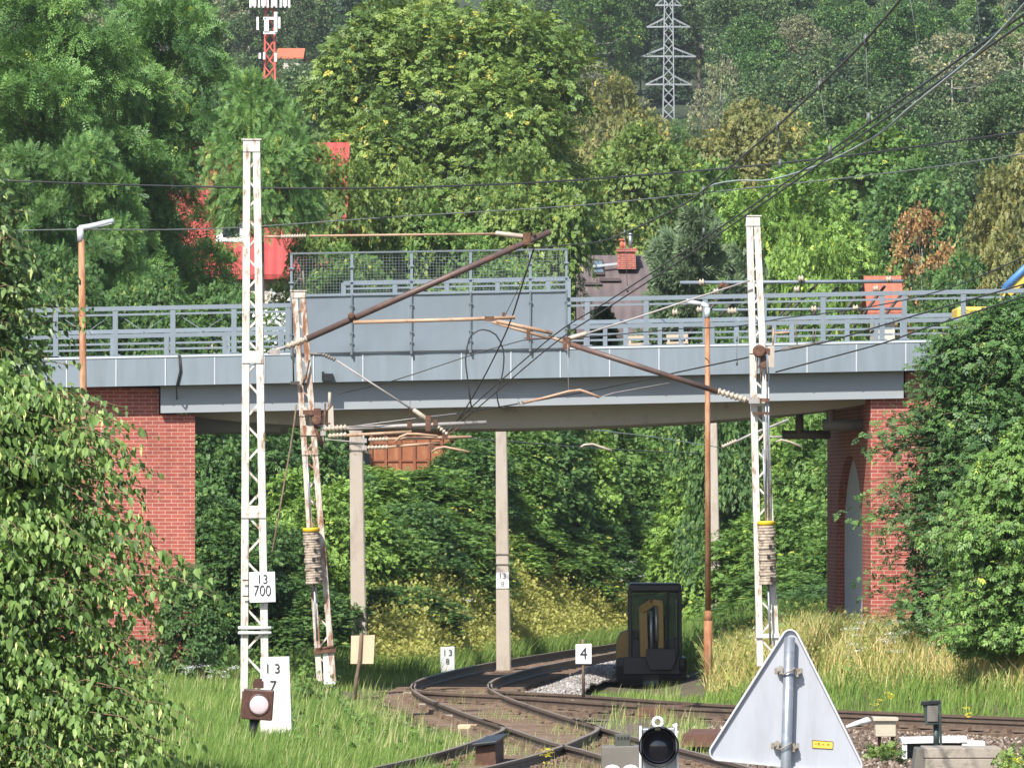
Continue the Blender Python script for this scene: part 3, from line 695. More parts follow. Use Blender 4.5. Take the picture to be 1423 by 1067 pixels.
MB().tube([W(722, 561, d - .4), W(760, 552, d - .4), W(790, 544, d - .4), W(806, 542, d - .4), W(818, 546, d - .4), W(833, 552, d - .4)], .026, 8).build('steady_arm', M_copper, b2)
MB().box(W(724, 560, d - .4), (.1, .06, .07)).tube([W(790, 543, d - .4), W(789, 478, d - .2)], .006, 5).tube([W(833, 552, d - .4), W(852, 546, d - .3), W(930, 532, d)], .008, 5).build('clamp', M_greytube, b2)

d = DM - .2
b3 = thing('cantilever_bracket', 'cluster of tubes with a diagonal stay at the leaning mast', 'bracket', W(446, 600, d), GR)
MB().tube([W(478, 595, d), W(676, 587, d)], .04, 10).build('bracket_tube', M_greytube, b3)
mb = MB(); insul(mb, W(450, 596, d), W(482, 594, d), .065, 6); insul(mb, W(456, 606, d), W(482, 604, d), .055, 5); insul(mb, W(512, 611, d - .3), W(540, 610, d - .3), .045, 6); insul(mb, W(510, 622, d - .3), W(540, 621, d - .3), .045, 6); smooth_rod(mb, W(574, 569, d), W(594, 583, d), .045); insul(mb, W(608, 592, d), W(622, 604, d), .045, 4); mb.build('insulator', M_insul, b3)
MB().tube([W(480, 605, d), W(572, 600, d)], .033, 10).tube([W(538, 610, d - .3), W(655, 607, d - .3)], .033, 10).tube([W(538, 621, d - .3), W(612, 615, d - .3)], .028, 10).build('registration_tube', M_copper, b3)
MB().tube([W(549, 614, d - .4), W(556, 607, d - .4), W(566, 603, d - .4), W(580, 603, d - .4), W(608, 606, d - .4)], .026, 8).tube([W(600, 628, d - .5), W(607, 623, d - .5), W(618, 621, d - .5), W(634, 624, d - .5), W(652, 628, d - .5)], .024, 8).build('steady_arm', M_copper, b3)
MB().tube([W(468, 501, d), W(576, 571, d)], .018, 8).build('stay_rod', M_greytube, b3)
mb = MB(); insul(mb, W(448, 492, d), W(466, 500, d), .045, 5); mb.tube([W(430, 491, d), W(450, 493, d)], .025, 8); mb.build('turnbuckle', M_greymetal, b3)
MB().box(W(595, 588, d), (.1, .1, .3)).box(W(605, 587, d), (.08, .12, .1)).box(W(569, 590, d), (.09, .1, .12)).tube([W(622, 604, d), W(630, 615, d)], .03, 8).tube([W(611, 612, d - .2), W(640, 592, d - .1)], .014, 6).tube([W(569, 588, d), W(570, 555, d)], .006, 5).box(W(600, 621, d - .4), (.1, .1, .16)).box(W(618, 607, d - .3), (.1, .1, .1)).build('clamp', M_rust, b3)
mb = MB()
for yy in (593, 602, 612, 622): mb.box(W(449 + (yy > 608) * 57, yy, d - (yy > 608) * .3), (.1, .07, .09))
mb.tube([W(448, 590, d), W(451, 625, d)], .02, 6).tube([W(505, 605, d - .3), W(506, 628, d - .3)], .02, 6).tube([W(450, 610, d), W(505, 615, d - .3)], .012, 6)
mb.build('hinge', M_greytube, b3)
# far brackets seen below the bridge
d = 176.0
b4 = thing('cantilever_bracket', 'pale curved steady arm hanging in front of the bushes under the bridge', 'bracket', W(800, 620, d), GR)
MB().tube([W(806, 622, d), W(812, 618, d), W(824, 617, d), W(838, 622, d), W(850, 626, d)], .032, 8).build('steady_arm', M_insul, b4)
b5 = thing('cantilever_bracket', 'slanting far bracket tube at the concrete pole behind the right mast', 'bracket', W(1000, 620, d), GR)
MB().tube([W(1024, 613, d), W(1045, 603, d), W(1096, 583, d)], .035, 8).tube([W(1052, 607, d), W(1090, 607, d)], .025, 8).build('bracket_tube', M_greytube, b5)
mb = MB(); insul(mb, W(1003, 621, d), W(1024, 612, d), .06, 6); mb.build('insulator', M_insul, b5)
MB().tube([W(1078, 614, d), W(1086, 611, d), W(1098, 614, d), W(1114, 621, d)], .03, 8).build('steady_arm', M_insul, b5)
# line of cross arms seen through the right railing
d = 168.0
b6 = thing('cross_arm_frame', 'grey cross arms with white insulators seen through the right railing', 'cross arm', W(1100, 400, d))
MB().tube([W(945, 393, d), W(1255, 391, d)], .045, 8).tube([W(990, 431, d), W(1255, 429, d)], .035, 8).build('cross_arm', M_railing, b6)
mb = MB()
for (a, b) in (((1036, 398), (985, 458)), ((1014, 398), (952, 470)), ((990, 420), (960, 462)), ((1100, 420), (1050, 478)), ((1135, 395), (1062, 470)), ((1165, 398), (1100, 470)), ((1200, 398), (1150, 465)), ((1230, 397), (1175, 470)), ((1256, 405), (1205, 470))):
    mb.tube([W(*a, d + .2), W(*b, d + .2)], .042, 6)
mb.build('strut', M_darkplate, b6)
mb = MB()
for px, py in ((975, 393), (1113, 388), (1235, 389), (995, 406), (1107, 403), (1217, 402), (938, 435), (972, 431), (1015, 433), (1020, 433), (1131, 430), (1189, 429), (1090, 462)):
    insul(mb, W(px - 4, py, d - .1), W(px + 4, py - 1, d - .1), .09, 2)
mb.build('insulator', M_insul, b6)
mb = MB()
for px, py in ((1003, 396), (1008, 398), (1110, 447), (1085, 446), (1118, 447)): insul(mb, W(px - 4, py + 3, d - .1), W(px + 4, py - 2, d - .1), .07, 3)
mb.build('rusty_insulator', M_rust, b6)
# small bracket at right of the right mast
d = DR - .1
b7 = thing('wire_splice', 'grey wire clamp fitting in front of the fascia right of the right mast', 'wire clamp', W(1110, 480, d))
MB().tube([W(1087, 486, d), W(1110, 482, d), W(1144, 475, d)], .03, 8).box(W(1106, 482, d), (.26, .06, .07)).tube([W(1108, 482, d), W(1105, 448, d)], .012, 6).tube([W(1130, 478, d), W(1130, 455, d)], .012, 6).tube([W(1130, 478, d), W(1135, 455, d)], .008, 6).build('clamp', M_greymetal, b7)
MB().tube([W(1074, 482, d), W(1075, 456, d)], .016, 6).tube([W(1076, 463, d), W(1098, 462, d)], .02, 6).build('bracket_rod', M_copper, b7)

# ------------------------------------------------------------------ wires
def wire(label, pts, r, mat=M_wire, drops=(), name='overhead_wire', group='overhead wires'):
    P = [W(*p) for p in pts]; L = catmull(P, max(1.0, (P[0] - P[-1]).length / 60))
    o = L[len(L) // 2].copy(); mb = MB().tube(L, r, 6)
    root = mb.build_thing(name, mat, o, label, 'wire', group)
    for (a, b, rr) in drops:
        m = MB().tube([W(*a), W(*b)], rr, 5); m.lathe(W(*a), (0, 0, 1), [(-.05, .02), (.05, .02)], 6).lathe(W(*b), (0, 0, 1), [(-.05, .02), (.05, .02)], 6).build('dropper', M_wire_thin, root)
    return root
wire('thick black wire climbing steeply to the top right corner of the view', [(1275, -28, 52), (1203, 56, 58), (1139, 120, 65), (1081, 175, 73), (1035, 215, 82), (977, 265, 93), (943, 288, 99), (868, 324, 110), (827, 337, 113), (735, 345, DL - .2)], .0125,
     drops=[((1203, 56, 58), (1207, 165, 58), .004), ((1139, 120, 65), (1153, 209, 65), .004), ((1081, 175, 73), (1084, 228, 73), .005), ((977, 265, 93), (978, 322, 93), .006), ((868, 324, 110), (872, 402, 110), .005)])
for k, (dy, nm) in enumerate(((0, 'upper of two parallel dark contact wires sweeping up to the right'), (9, 'lower of two parallel dark contact wires sweeping up to the right'))):
    wire(nm, [(1445, 6 + dy * 1.4, 50), (1423, 20 + dy * 1.3, 52), (1280, 120 + dy * 1.2, 62), (1155, 209 + dy * .9, 76), (1044, 287 + dy * .8, 88), (950, 350 + dy, 99), (841, 421 + dy, 110), (767, 468 + dy * 1.3, 117), (659, 562 + dy, 131), (640, 582 + dy * .5, 133)], .0115)
wire('pale grey green cable sagging between the dark wires at the top right', [(1440, -15, 47), (1423, 7, 49), (1361, 72, 54), (1267, 148, 63), (1213, 192, 70), (1139, 229, 80), (1071, 250, 88), (1027, 251, 92), (994, 256, 94), (977, 266, 95)], .012, M_wire_grey)
wire('upper long dark wire crossing in front of the tall trees', [(-40, 248, 150), (30, 252, 150), (250, 259, 148), (480, 262, 146), (700, 256, 143), (900, 243, 140), (1150, 220, 138), (1460, 178, 134)], .021)
wire('lower long thin wire crossing in front of the tall trees', [(-40, 322, 150), (100, 319, 150), (300, 318, 148), (540, 302, 146), (800, 286, 143), (960, 270, 140), (1180, 247, 138), (1300, 232, 136), (1460, 208, 134)], .014, M_wire_thin)
wire('dark contact wire passing the fitting right of the right mast', [(1460, 380, 110), (1423, 395, 112), (1280, 436, 118), (1145, 476, 124), (1085, 487, 125), (943, 517, 127), (841, 539, 129), (690, 566, 132), (560, 583, 134)], .014, drops=[((1024, 471, 126), (1024, 504, 126), .005)])
wire('dark wire running from the right mast up over the right railing', [(1460, 335, 104), (1423, 357, 107), (1314, 402, 113), (1200, 428, 120), (1090, 442, 126), (1020, 454, 129), (941, 457, 131), (824, 468, 132), (726, 473, 133), (617, 506, 133), (537, 532, 133), (470, 547, DM - .2)], .011)
wire('dark wire rising from the foot of the pulley plate to the right edge', [(1460, 400, 108), (1423, 412, 110), (1280, 458, 117), (1230, 476, 119), (1130, 503, 124), (1078, 517, 125)], .014)
wire('dark wire falling steeply from the long left bracket to the tube cluster', [(742, 345, DL - .2), (726, 395, 118), (706, 455, 121), (672, 525, 127), (639, 580, 132), (620, 602, 132)], .014)
wire('thin dark wire beside the steep falling wire', [(738, 362, DL - .2), (716, 410, 119), (701, 440, 121)], .007, M_wire_thin)
wire('dark cable loop hanging in front of the screen and the fascia', [(655, 566, 130), (649, 520, 130), (647, 498, 130), (652, 471, 130), (660, 462, 130), (672, 458, 130), (689, 465, 130), (699, 485, 130), (700, 505, 130), (697, 525, 130), (690, 545, 130), (694, 566, 130)], .016)
wire('thin grey messenger wire over the grey bracket tube at the leaning mast', [(478, 594, DM - .22), (570, 582, DM - .22), (640, 574, 133), (692, 565, 134), (700, 566, 134)], .011, M_greytube)
wire('thin far wire in front of the bushes left of the curved steady arm', [(640, 608, 170), (706, 613, 172), (807, 621, 176), (930, 628, 180), (1060, 632, 184)], .014, M_wire_thin)
wire('pale far wire slanting under the middle of the bridge', [(760, 582, 150), (773, 586, 152), (834, 598, 160), (900, 606, 168), (1003, 622, 176)], .012, M_wire_grey)
wire('thin dark wire hanging from the tall tree line at the top right edge', [(1356, -20, 60), (1359, 20, 60), (1363, 52, 60)], .004, M_wire_thin)
wire('thin wire hanging down between the trees and the dark wires at the top right', [(1265, 0, 62), (1275, 60, 62), (1282, 118, 62)], .004, M_wire_thin)
wire('thin grey power line spanning the forest behind the pylon', [(700, 96, 700), (950, 96, 700), (1160, 97, 700), (1460, 88, 700)], .05, M_pylon)
wire('brown guy rope slanting down from the leaning mast to the number plate', [(412, 562, DM - .1), (404, 620, DM - .3), (378, 768, DM - 1.2)], .018, M_wood, name='guy_rope', group='guy ropes')

# ------------------------------------------------------------------ poles
def cpole(label, pxt, wt, pyt, pxb, wb, pyb, d, bands=(), plate=None):
    o = W(pxb, pyb, d); r = thing('concrete_pole', label, 'pole', (o.x, d, min(o.z, gs(o.x, d)) - .3), 'concrete poles behind the bridge')
    def ring(px, wpx, py): 
        c = W(px, py, d); a = wpx / 2 * d / F; b = a * .8; ch = a * .18
        return [c + Vector(v) for v in ((-a + ch, -b, 0), (a - ch, -b, 0), (a, -b + ch, 0), (a, b - ch, 0), (a - ch, b, 0), (-a + ch, b, 0), (-a, b - ch, 0), (-a, -b + ch, 0))]
    A, B = ring(pxb, wb, pyb + 25), ring(pxt, wt, pyt)
    MB().add(A + B, [tuple(range(8))[::-1], tuple(range(8, 16))] + [(i, (i + 1) % 8, 8 + (i + 1) % 8, 8 + i) for i in range(8)]).build('shaft', M_concrete, r)
    mb = MB()
    for py in bands:
        t = (py - pyt) / (pyb - pyt); px = pxt + (pxb - pxt) * t; wd = (wt + (wb - wt) * t) * d / F + .02; c = W(px, py, d); mb.box(c, (wd, wd * .8 + .01, .03))
    if bands: mb.build('strap', M_greymetal, r)
    return r
p1 = cpole('grey concrete pole behind the tan board, leftmost of the poles', 494, 17.5, 548, 500, 23, 944, 151.5, (616, 626))
p2 = cpole('grey concrete pole in the middle carrying a white number plate', 696, 14.5, 548, 700, 20.5, 910, 153, (770, 784))
p3 = cpole('thin far concrete pole directly right of the rusty lamp post', 990, 11, 540, 995, 14.5, 872, 176, ())
pl = thing('number_plate', 'small white plate with 13 over 8 on the middle concrete pole', 'number plate', W(698, 806, 152.7), 'kilometre plates and stones')
MB().box(W(698.3, 806, 152.87), (17.5 * 152.7 / F, .02, 22 * 152.7 / F)).build('plate', M_sign, pl)
text('13', 698, 800.5, 8, 152.87, pl); text('8', 698.5, 811.5, 7, 152.87, pl)

def lamp_post(label, base, top, d, r0, headpts, joint=None):
    o = W(base[0], base[1], d); r = thing('lamp_post', label, 'lamp post', o, 'rusty lamp posts')
    return r
d = 128.0
r = lamp_post('rusty lamp post with a white tube lamp head left of the bridge screen', (118, 985), (112, 330), d, 0, None)
MB().tube([W(122, 985, d), W(117, 640, d), W(113, 333, d)], [.075, .07, .06], 14).build('post', M_rust_pole, r)
MB().tube([W(112, 336, d), W(111.5, 316, d)], .065, 14).tube([W(111, 320, d), W(113, 315, d)], .05, 10).build('collar', M_lamphead, r)
MB().tube([W(110, 317, d), W(125, 315, d), W(158, 307, d)], [.05, .055, .05], 12).build('lamp_head', M_lamphead, r)
MB().box(W(140, 313.5, d), (.42, .07, .03), ry=R(-13)).build('lamp_shade', M_white, r)
d = 131.0
r = lamp_post('rusty lamp post with a bent white arm right of the digger', (984, 942), (983, 440), d, 0, None)
MB().tube([W(984, 950, d), W(984, 862, d)], .085, 14).tube([W(984, 864, d), W(984, 848, d)], [.085, .06], 14).tube([W(984, 850, d), W(983, 440, d)], [.058, .05], 14).build('post', M_rust_pole, r)
MB().tube([W(983, 442, d), W(983, 428, d)], .055, 12).tube([W(983.5, 430, d), W(982, 425, d), W(975, 422, d)], .05, 10).build('collar', M_lamphead, r)
MB().tube([W(978, 423, d), W(955, 419, d)], [.042, .05], 12).lathe(W(955.5, 419, d), (-1, 0, .15), [(0, .05), (.02, .052), (.03, .02)], 12).build('lamp_head', M_lamphead, r)
# ------------------------------------------------------------------ signs, stones, lanterns
def plate_prism(pts, d, t): return MB().prism([W(px, py, d) for px, py in pts], (0, t, 0))
d = DL - .12
s = thing('number_plate', 'white plate reading 13 over 700 on the tall left mast', 'number plate', W(365, 816, d), 'kilometre plates and stones')
plate_prism([(346, 795), (382, 794), (383, 836), (347, 837)], d, .02).build('plate', M_sign, s, bevel=.006)
text('13', 364.5, 805, 12.5, d, s, M_black, .95); text('700', 364.5, 821, 15, d, s, M_black, .78)
MB().box(W(342, 806, d + .03), (.12, .015, .025)).box(W(342, 828, d + .03), (.12, .015, .025)).build('strap', M_darkplate, s)

d = 100.0
s = thing('kilometre_stone', 'tall whitewashed stone slab reading 13 over 7 behind the brown lantern', 'milestone', W(384, 1041, d), 'kilometre plates and stones')
MB().prism([W(362, 913, d), W(402, 912, d), W(406, 1036, d), W(398, 1046, d), W(362, 1040, d)][::-1], (0, .16, 0)).build('slab', M_stone, s, bevel=.012)
text('1', 372, 929, 13, d, s); text('3', 385.5, 929, 13, d, s); text('7', 379.5, 953, 14, d, s)

d = 97.0
s = thing('signal_lantern', 'rusty brown box lantern with a round white pane in front of the whitewashed stone', 'lantern', W(356, 1020, d))
def rot_px(px, py, cx, cy, a): 
    c, k = math.cos(R(a)), math.sin(R(a)); return (cx + (px - cx) * c - (py - cy) * k, cy + (px - cx) * k + (py - cy) * c)
cx, cy = 358, 979
bx = [rot_px(x, y, cx, cy, 4) for x, y in ((337, 958), (379, 958), (379, 1000), (337, 1000))]
MB().prism([W(*p, d) for p in bx][::-1], (0, .30, 0)).build('housing', M_brownbox, s, bevel=.015)
mb = MB(); c = W(360, 979, d)
mb.lathe(c + Vector((0, -.012, 0)), (0, 1, 0), [(0, .145), (.004, .16), (.02, .16)], 28); mb.build('bezel', M_brownbox, s)
MB().lathe(c + Vector((0, -.03, 0)), (0, 1, 0), [(0, .02), (.004, .08), (.012, .12), (.02, .137), (.03, .137)], 28).build('pane', M_lens_grey, s)
MB().box(W(359, 951, d + .12), (.15, .14, .1)).box(W(359, 945, d + .12), (.11, .1, .05)).build('vent_chimney', M_brownbox, s)
MB().box(W(337, 978, d + .1), (.03, .16, .36), ry=R(4)).build('side_flange', M_rust, s)
MB().tube([W(354, 998, d + .15), W(352, 1012, d + .15), W(354, 1042, d + .15)], [.075, .06, .08], 12).build('stem', M_exc_black, s)
MB().bar(W(366, 1022, d + .2), W(386, 1026, d + .2), .03, .03).build('lever', M_darkplate, s)

d = 152.0
s = thing('kilometre_stone', 'small weathered stone reading 13 over 8 at the outer side of the bend', 'milestone', W(622, 930, d), 'kilometre plates and stones')
plate_prism([(612, 899), (632, 898), (632, 934), (612, 934)], d, .15).build('slab', surf('grey_stone', (.6, .62, .64), (.48, .5, .52), 6, .85, (.3, .3, .3), .66, 8), s, bevel=.015)
text('1', 618, 907, 8, d, s); text('3', 626, 907, 8, d, s); text('8', 622, 919, 7.5, d, s)

d = 124.5
s = thing('speed_sign', 'small white sign with a black 4 on a thin stake beside the gravel', 'sign', W(811, 968, d))
plate_prism([(800, 895), (822, 894), (822, 922), (800, 922)], d, .02).build('board', M_sign, s, bevel=.005)
text('4', 811, 908, 16, d, s, M_black, .95)
MB().tube([W(810, 888, d + .05), W(811, 968, d + .05)], .028, 8).build('stake', M_wood, s)

d = 128.0
s = thing('trackside_board', 'tan board seen from behind on a crooked stake in front of the leftmost concrete pole', 'sign', W(495, 968, d))
plate_prism([(488, 883), (521, 882), (519, 922), (487, 922)], d, .02).build('board', M_tan, s, bevel=.004)
MB().tube([W(502, 879, d - .03), W(500, 915, d - .03), W(496, 940, d - .03), W(493, 972, d - .03)], [.03, .036, .034, .03], 8).build('stake', M_wood, s)

# triangular road sign from behind
d = 41.3
s = thing('road_sign', 'triangular road sign seen from behind on a galvanised post', 'road sign', (W(1094, 1067, d).x, d, 0.0))
tri = [(1099.5, 860.5), (1208, 1078), (976, 1055)]
def round_poly(P, r, n=7):
    out = []
    for i in range(len(P)):
        a, b, c = Vector(P[i - 1] + (0,)), Vector(P[i] + (0,)), Vector(P[(i + 1) % len(P)] + (0,))
        u, v = (a - b).normalized(), (c - b).normalized(); half = u.angle(v) / 2; L = r / math.tan(half); ctr = b + (u + v).normalized() * (r / math.sin(half))
        s0, s1 = b + u * L - ctr, b + v * L - ctr; a0 = math.atan2(s0.y, s0.x); a1 = math.atan2(s1.y, s1.x); da = (a1 - a0 + math.pi) % (2 * math.pi) - math.pi
        out += [(ctr.x + r * math.cos(a0 + da * k / n), ctr.y + r * math.sin(a0 + da * k / n)) for k in range(n + 1)]
    return out
po = round_poly(tri, 13); ctr_ = (1094, 1000)
pin = round_poly([(cx_ + (1095 - cx_) * .045, cy_ + (1000 - cy_) * .045) for cx_, cy_ in tri], 9)
mb = MB(); mb.prism([W(*p, d + .012) for p in po], (0, .004, 0)); mb.build('face_plate', M_signback, s)
n = len(po); mb = MB(); vs = []
for a, b in zip(po, pin): vs += [W(*a, d + .016), W(*a, d - .006), W(*a, d - .012) * .93 + W(*b, d - .012) * .07, W(*b, d - .010), W(*b, d + .010)]
mb.add(vs, [(5 * i + k, 5 * ((i + 1) % n) + k, 5 * ((i + 1) % n) + k + 1, 5 * i + k + 1) for i in range(n) for k in range(4)], True)
mb.build('folded_rim', M_signlip, s)
pc = [W(1097.5, 885, d - .036), W(1092, 1068, d - .036), W(1092, 1068, d - .036) - Vector((.01, 0, 2.3))]
MB().tube(pc, .0325, 24).build('post', M_galv, s)
for px, py in ((1096, 932), (1091, 1036)):
    mb = MB(); c = W(px, py, d)
    for sd in (-1, 1):
        mb.box(c + Vector((sd * .055, -.02, sd * -.008)), (.038, .03, .030)); mb.box(c + Vector((sd * .048, -.036, sd * -.008)), (.02, .016, .05)); mb.lathe(c + Vector((sd * .062, -.05, sd * -.008)), (0, 1, 0), [(0, .009), (.05, .009)], 8)
    mb.box(c + Vector((0, .016, 0)), (.17, .012, .034)); mb.build('clamp', M_clamp, s)
    a = [c + Vector((.036 * math.cos(t), -.05 - .036 * math.sin(t), .02 * math.cos(t))) for t in np.linspace(0, math.pi, 12)]; MB().tube(a, .005, 6).build('strap', M_clamp, s)
st = MB().prism([W(1129, 1028, d + .009), W(1157.5, 1030, d + .009), W(1157, 1040, d + .009), W(1129, 1038.5, d + .009)][::-1], (0, .0028, 0)).build('sticker', M_sticker, s)
mb = MB()
for a, b in (((1129, 1028), (1157.5, 1030)), ((1157.5, 1030), (1157, 1040)), ((1157, 1040), (1129, 1038.5)), ((1129, 1038.5), (1129, 1028))): mb.bar(W(*a, d + .008), W(*b, d + .008), .0028, .003)
for a, b in (((1132, 1033), (1135.5, 1033)), ((1136.5, 1032), (1139, 1032)), ((1137, 1034.5), (1139.5, 1034.5)), ((1136.8, 1032), (1139.3, 1034.5)), ((1142, 1034), (1143.6, 1034)), ((1144.6, 1032.5), (1144.6, 1035))): mb.bar(W(*a, d + .008), W(*b, d + .008), .0035, .002)
mb.lathe(W(1151, 1034, d + .007), (0, 1, 0), [(0, .006), (.003, .006)], 10); mb.build('sticker_print', M_sticker_ink, st)

# dwarf signal and cabinets in the foreground
d = 74.0
s = thing('dwarf_signal', 'small signal head with a black hood and white frame at the bottom edge', 'signal', (W(915, 1067, d).x, d, 0))
MB().prism([W(px, py, d) for px, py in ((889, 1012), (941, 1011), (944, 1085), (889, 1085))][::-1], (0, .2, 0)).build('housing', M_galv, s, bevel=.01)
MB().bar(W(890, 1008, d - .02), W(889.5, 1085, d - .02), .022, .05).bar(W(939, 1008, d - .02), W(943, 1085, d - .02), .022, .05).bar(W(935, 1008, d - .02), W(941, 1006, d - .02), .03, .04).build('white_edge', M_white, s)
c = W(915, 1036, d); hood = MB(); vs = []; N = 36
for i in range(N + 1):
    a = 2 * math.pi * i / N; rr = .212; dep = .30 * (.55 + .45 * math.sin(a)) if math.sin(a) > -.9 else .03
    dep = .10 + .24 * max(0, math.sin(a) * .5 + .5) ** 1.2
    for (q_, y_) in ((rr, 0), (rr * 1.03, -dep), (rr * .985, -dep), (rr * .95, -.004)): vs.append(c + Vector((q_ * math.cos(a), y_, q_ * math.sin(a) * 1.02)))
hood.add(vs, [(4 * i + k, 4 * (i + 1) + k, 4 * (i + 1) + k + 1, 4 * i + k + 1) for i in range(N) for k in range(3)], True); hood.build('hood', M_exc_black, s)
MB().lathe(c + Vector((0, -.06, 0)), (0, 1, 0), [(0, .01), (.01, .06), (.03, .12), (.05, .17), (.056, .2)], 32).build('lens', M_lens, s)
mb = MB()
for rr in (.10, .125, .15, .172): mb.tube([c + Vector((rr * math.cos(t), -.055 + rr * .28, rr * math.sin(t))) for t in np.linspace(0, 2 * math.pi, 33)], .004, 5)
mb.build('lens_ring', M_greymetal, s)
MB().tube([W(914, 1003, d) + Vector((.05 * math.cos(t), -.03, .05 * math.sin(t))) for t in np.linspace(0, 2 * math.pi, 21)], .018, 8).bar(W(914, 1008, d - .03), W(914, 1014, d - .03), .06, .03).build('lifting_eye', M_white, s)
MB().box(W(915, 1067, d + .1) - Vector((0, 0, .75)), (.22, .2, 1.5)).build('stand', M_greymetal, s)
d = 71.0
for px, lb in ((851, 'white round cap at the bottom edge, left of the two'), (876.5, 'white round cap at the bottom edge beside the dwarf signal')):
    c = W(px, 1072, d); t = thing('white_cap_post', lb, 'post', (c.x, d, 0), 'white capped posts')
    MB().lathe(c + Vector((0, 0, .075)), (0, 0, -1), [(0, .01), (.01, .05), (.03, .076), (.065, .09), (.1, .09)], 20).build('cap', M_white, t)
    MB().tube([(c.x, d, 0), (c.x, d, c.z)], .05, 12).build('post', M_greymetal, t)
d = 84.0
s = thing('trackside_cabinet', 'dull grey steel cabinet left of the dwarf signal', 'cabinet', (W(864, 1067, d).x, d, 0))
MB().prism([W(px, py, d) for px, py in ((836, 1037), (889, 1036), (889, 1150), (836, 1150))][::-1], (0, .5, 0)).build('housing', M_greymetal, s, bevel=.01)
MB().prism([W(px, py, d + .1) for px, py in ((855, 1020), (876, 1019), (876, 1037), (855, 1037))][::-1], (0, .2, 0)).build('top_box', surf('green_grey_paint', (.08, .085, .07), (.06, .065, .052), 6, .6), s, bevel=.008)
mb = MB()
for k in range(4): mb.box(W(859 + 4.6 * k, 1025, d + .097), (.02, .012, .03))
mb.build('vent_slot', M_exc_black, s)

# rusty cover left of the tracks in the foreground
d = gd(1062)
def ground_box(label, cat, name, px0, px1, pyt, pyb, d, dep, mat, bevel=.008):
    return plate_prism([(px0, pyt), (px1, pyt), (px1, pyb), (px0, pyb)][::-1], d, dep).build_thing(name, mat, W((px0 + px1) / 2, pyb, d), label, cat, None, bevel)
s = thing('point_machine', 'rusty box with a black sloping lid between the grass and the tracks', 'point machine', W(678, 1060, 99))
mb = MB().hexa([W(660, 1068, 99), W(690, 1068, 99), W(700, 1068, 101), W(670, 1068, 101), W(661, 1038, 99), W(688, 1034, 99), W(700, 1024, 101), W(672, 1030, 101)]); mb.build('housing', M_rust, s, bevel=.01)
MB().hexa([W(656, 1037, 98.9), W(690, 1033, 98.9), W(706, 1022, 101.2), W(676, 1026, 101.2), W(656, 1033, 98.9), W(690, 1029, 98.9), W(706, 1018, 101.2), W(676, 1022, 101.2)]).build('lid', M_exc_black, s, bevel=.008)
# brown sheet covers over the point rods
def cover(label, pts, d0, d1, h):
    o = W((pts[0] + pts[1]) / 2, pts[2], d0); mb = MB(); a, b = W(pts[0], pts[2], d0), W(pts[1], pts[2], d0)
    z = .02
    mb.hexa([(a.x, d0, z), (b.x, d0, z), (b.x + pts[3], d1, z), (a.x + pts[3], d1, z), (a.x + .05, d0 + .05, z + h), (b.x - .05, d0 + .05, z + h), (b.x + pts[3] - .05, d1 - .05, z + h), (a.x + pts[3] + .05, d1 - .05, z + h)])
    mb.build_thing('rod_cover', M_rust, (o.x, d0, 0), label, 'cover', 'rusty covers over the point rods', .01)
cover('rusty sheet cover behind the rails below the digger', (882, 944, 1000, .3), 120.6, 122.5, .16)
cover('rusty sheet cover left of the triangular sign', (945, 1003, 1040, .2), 106, 108.6, .2)
# beige box, white planks, dark lantern and concrete block at the right
d = 105.0
s = thing('cable_box', 'beige lidded box beside the right track', 'box', W(1230, 1022, d))
plate_prism([(1216, 1000), (1245, 1000), (1245, 1023), (1217, 1023)][::-1], d, .4).build('housing', M_beige, s, bevel=.008)
plate_prism([(1213, 996), (1249, 997), (1248, 1001.5), (1214, 1001.5)][::-1], d - .05, .5).build('lid', M_beige, s, bevel=.006)
MB().box(W(1222, 1030, d + .2), (.05, .05, .25)).box(W(1240, 1030, d + .2), (.05, .05, .25)).build('leg', M_rust, s)
d = 103.0
MB().tube([W(1176, 1010, d), W(1190, 1005, d), W(1206, 1000, d), W(1210, 1002, d)], [.025, .04, .05, .03], 8).build_thing('white_lever', M_white, W(1192, 1006, d), 'white painted lever end lying left of the beige box', 'lever')
d = 101.0
s = thing('white_cover_frame', 'white topped low frame behind the concrete block', 'frame', W(1298, 1045, d))
plate_prism([(1252, 1025), (1344, 1023), (1344, 1031), (1254, 1033)][::-1], d, .5).build('top_board', M_white, s, bevel=.006)
plate_prism([(1344, 1029), (1369, 1030), (1369, 1036), (1344, 1036)][::-1], d, .4).build('end_board', M_white, s, bevel=.006)
MB().box(W(1257, 1042, d + .05), (.07, .05, .26)).box(W(1340, 1042, d + .05), (.07, .05, .26)).build('leg', M_white, s)
MB().box(W(1298, 1046, d + .35), (.9, .05, .3)).build('back_board', M_exc_black, s)
d = 96.0
s = thing('point_lantern', 'dark green lantern on a short pipe above the concrete block', 'lantern', W(1304, 1040, d))
mb = MB(); mb.hexa([W(1286, 1007, d), W(1306, 1006, d), W(1308, 1003, d + .3), W(1290, 1004, d + .3), W(1282, 978, d), W(1306, 976, d), W(1308, 976, d + .3), W(1286, 977, d + .3)]); mb.build('housing', M_darkgreen, s, bevel=.008)
MB().hexa([W(1279, 980, d - .03), W(1307, 977, d - .03), W(1309, 976, d + .33), W(1282, 977, d + .33), W(1280, 974, d - .03), W(1306, 972, d - .03), W(1308, 972, d + .33), W(1283, 973, d + .33)]).build('lid', M_exc_black, s, bevel=.006)
MB().box(W(1296, 991, d - .012), (.15, .02, .22)).build('pane', M_greymetal, s)
MB().bar(W(1305, 978, d - .03), W(1308, 1040, d - .03), .035, .05).build('side_bar', M_darkgreen, s)
MB().tube([W(1301, 1006, d + .12), W(1301, 1042, d + .12)], .042, 12).build('stem', M_darkgreen, s)
d = 93.0
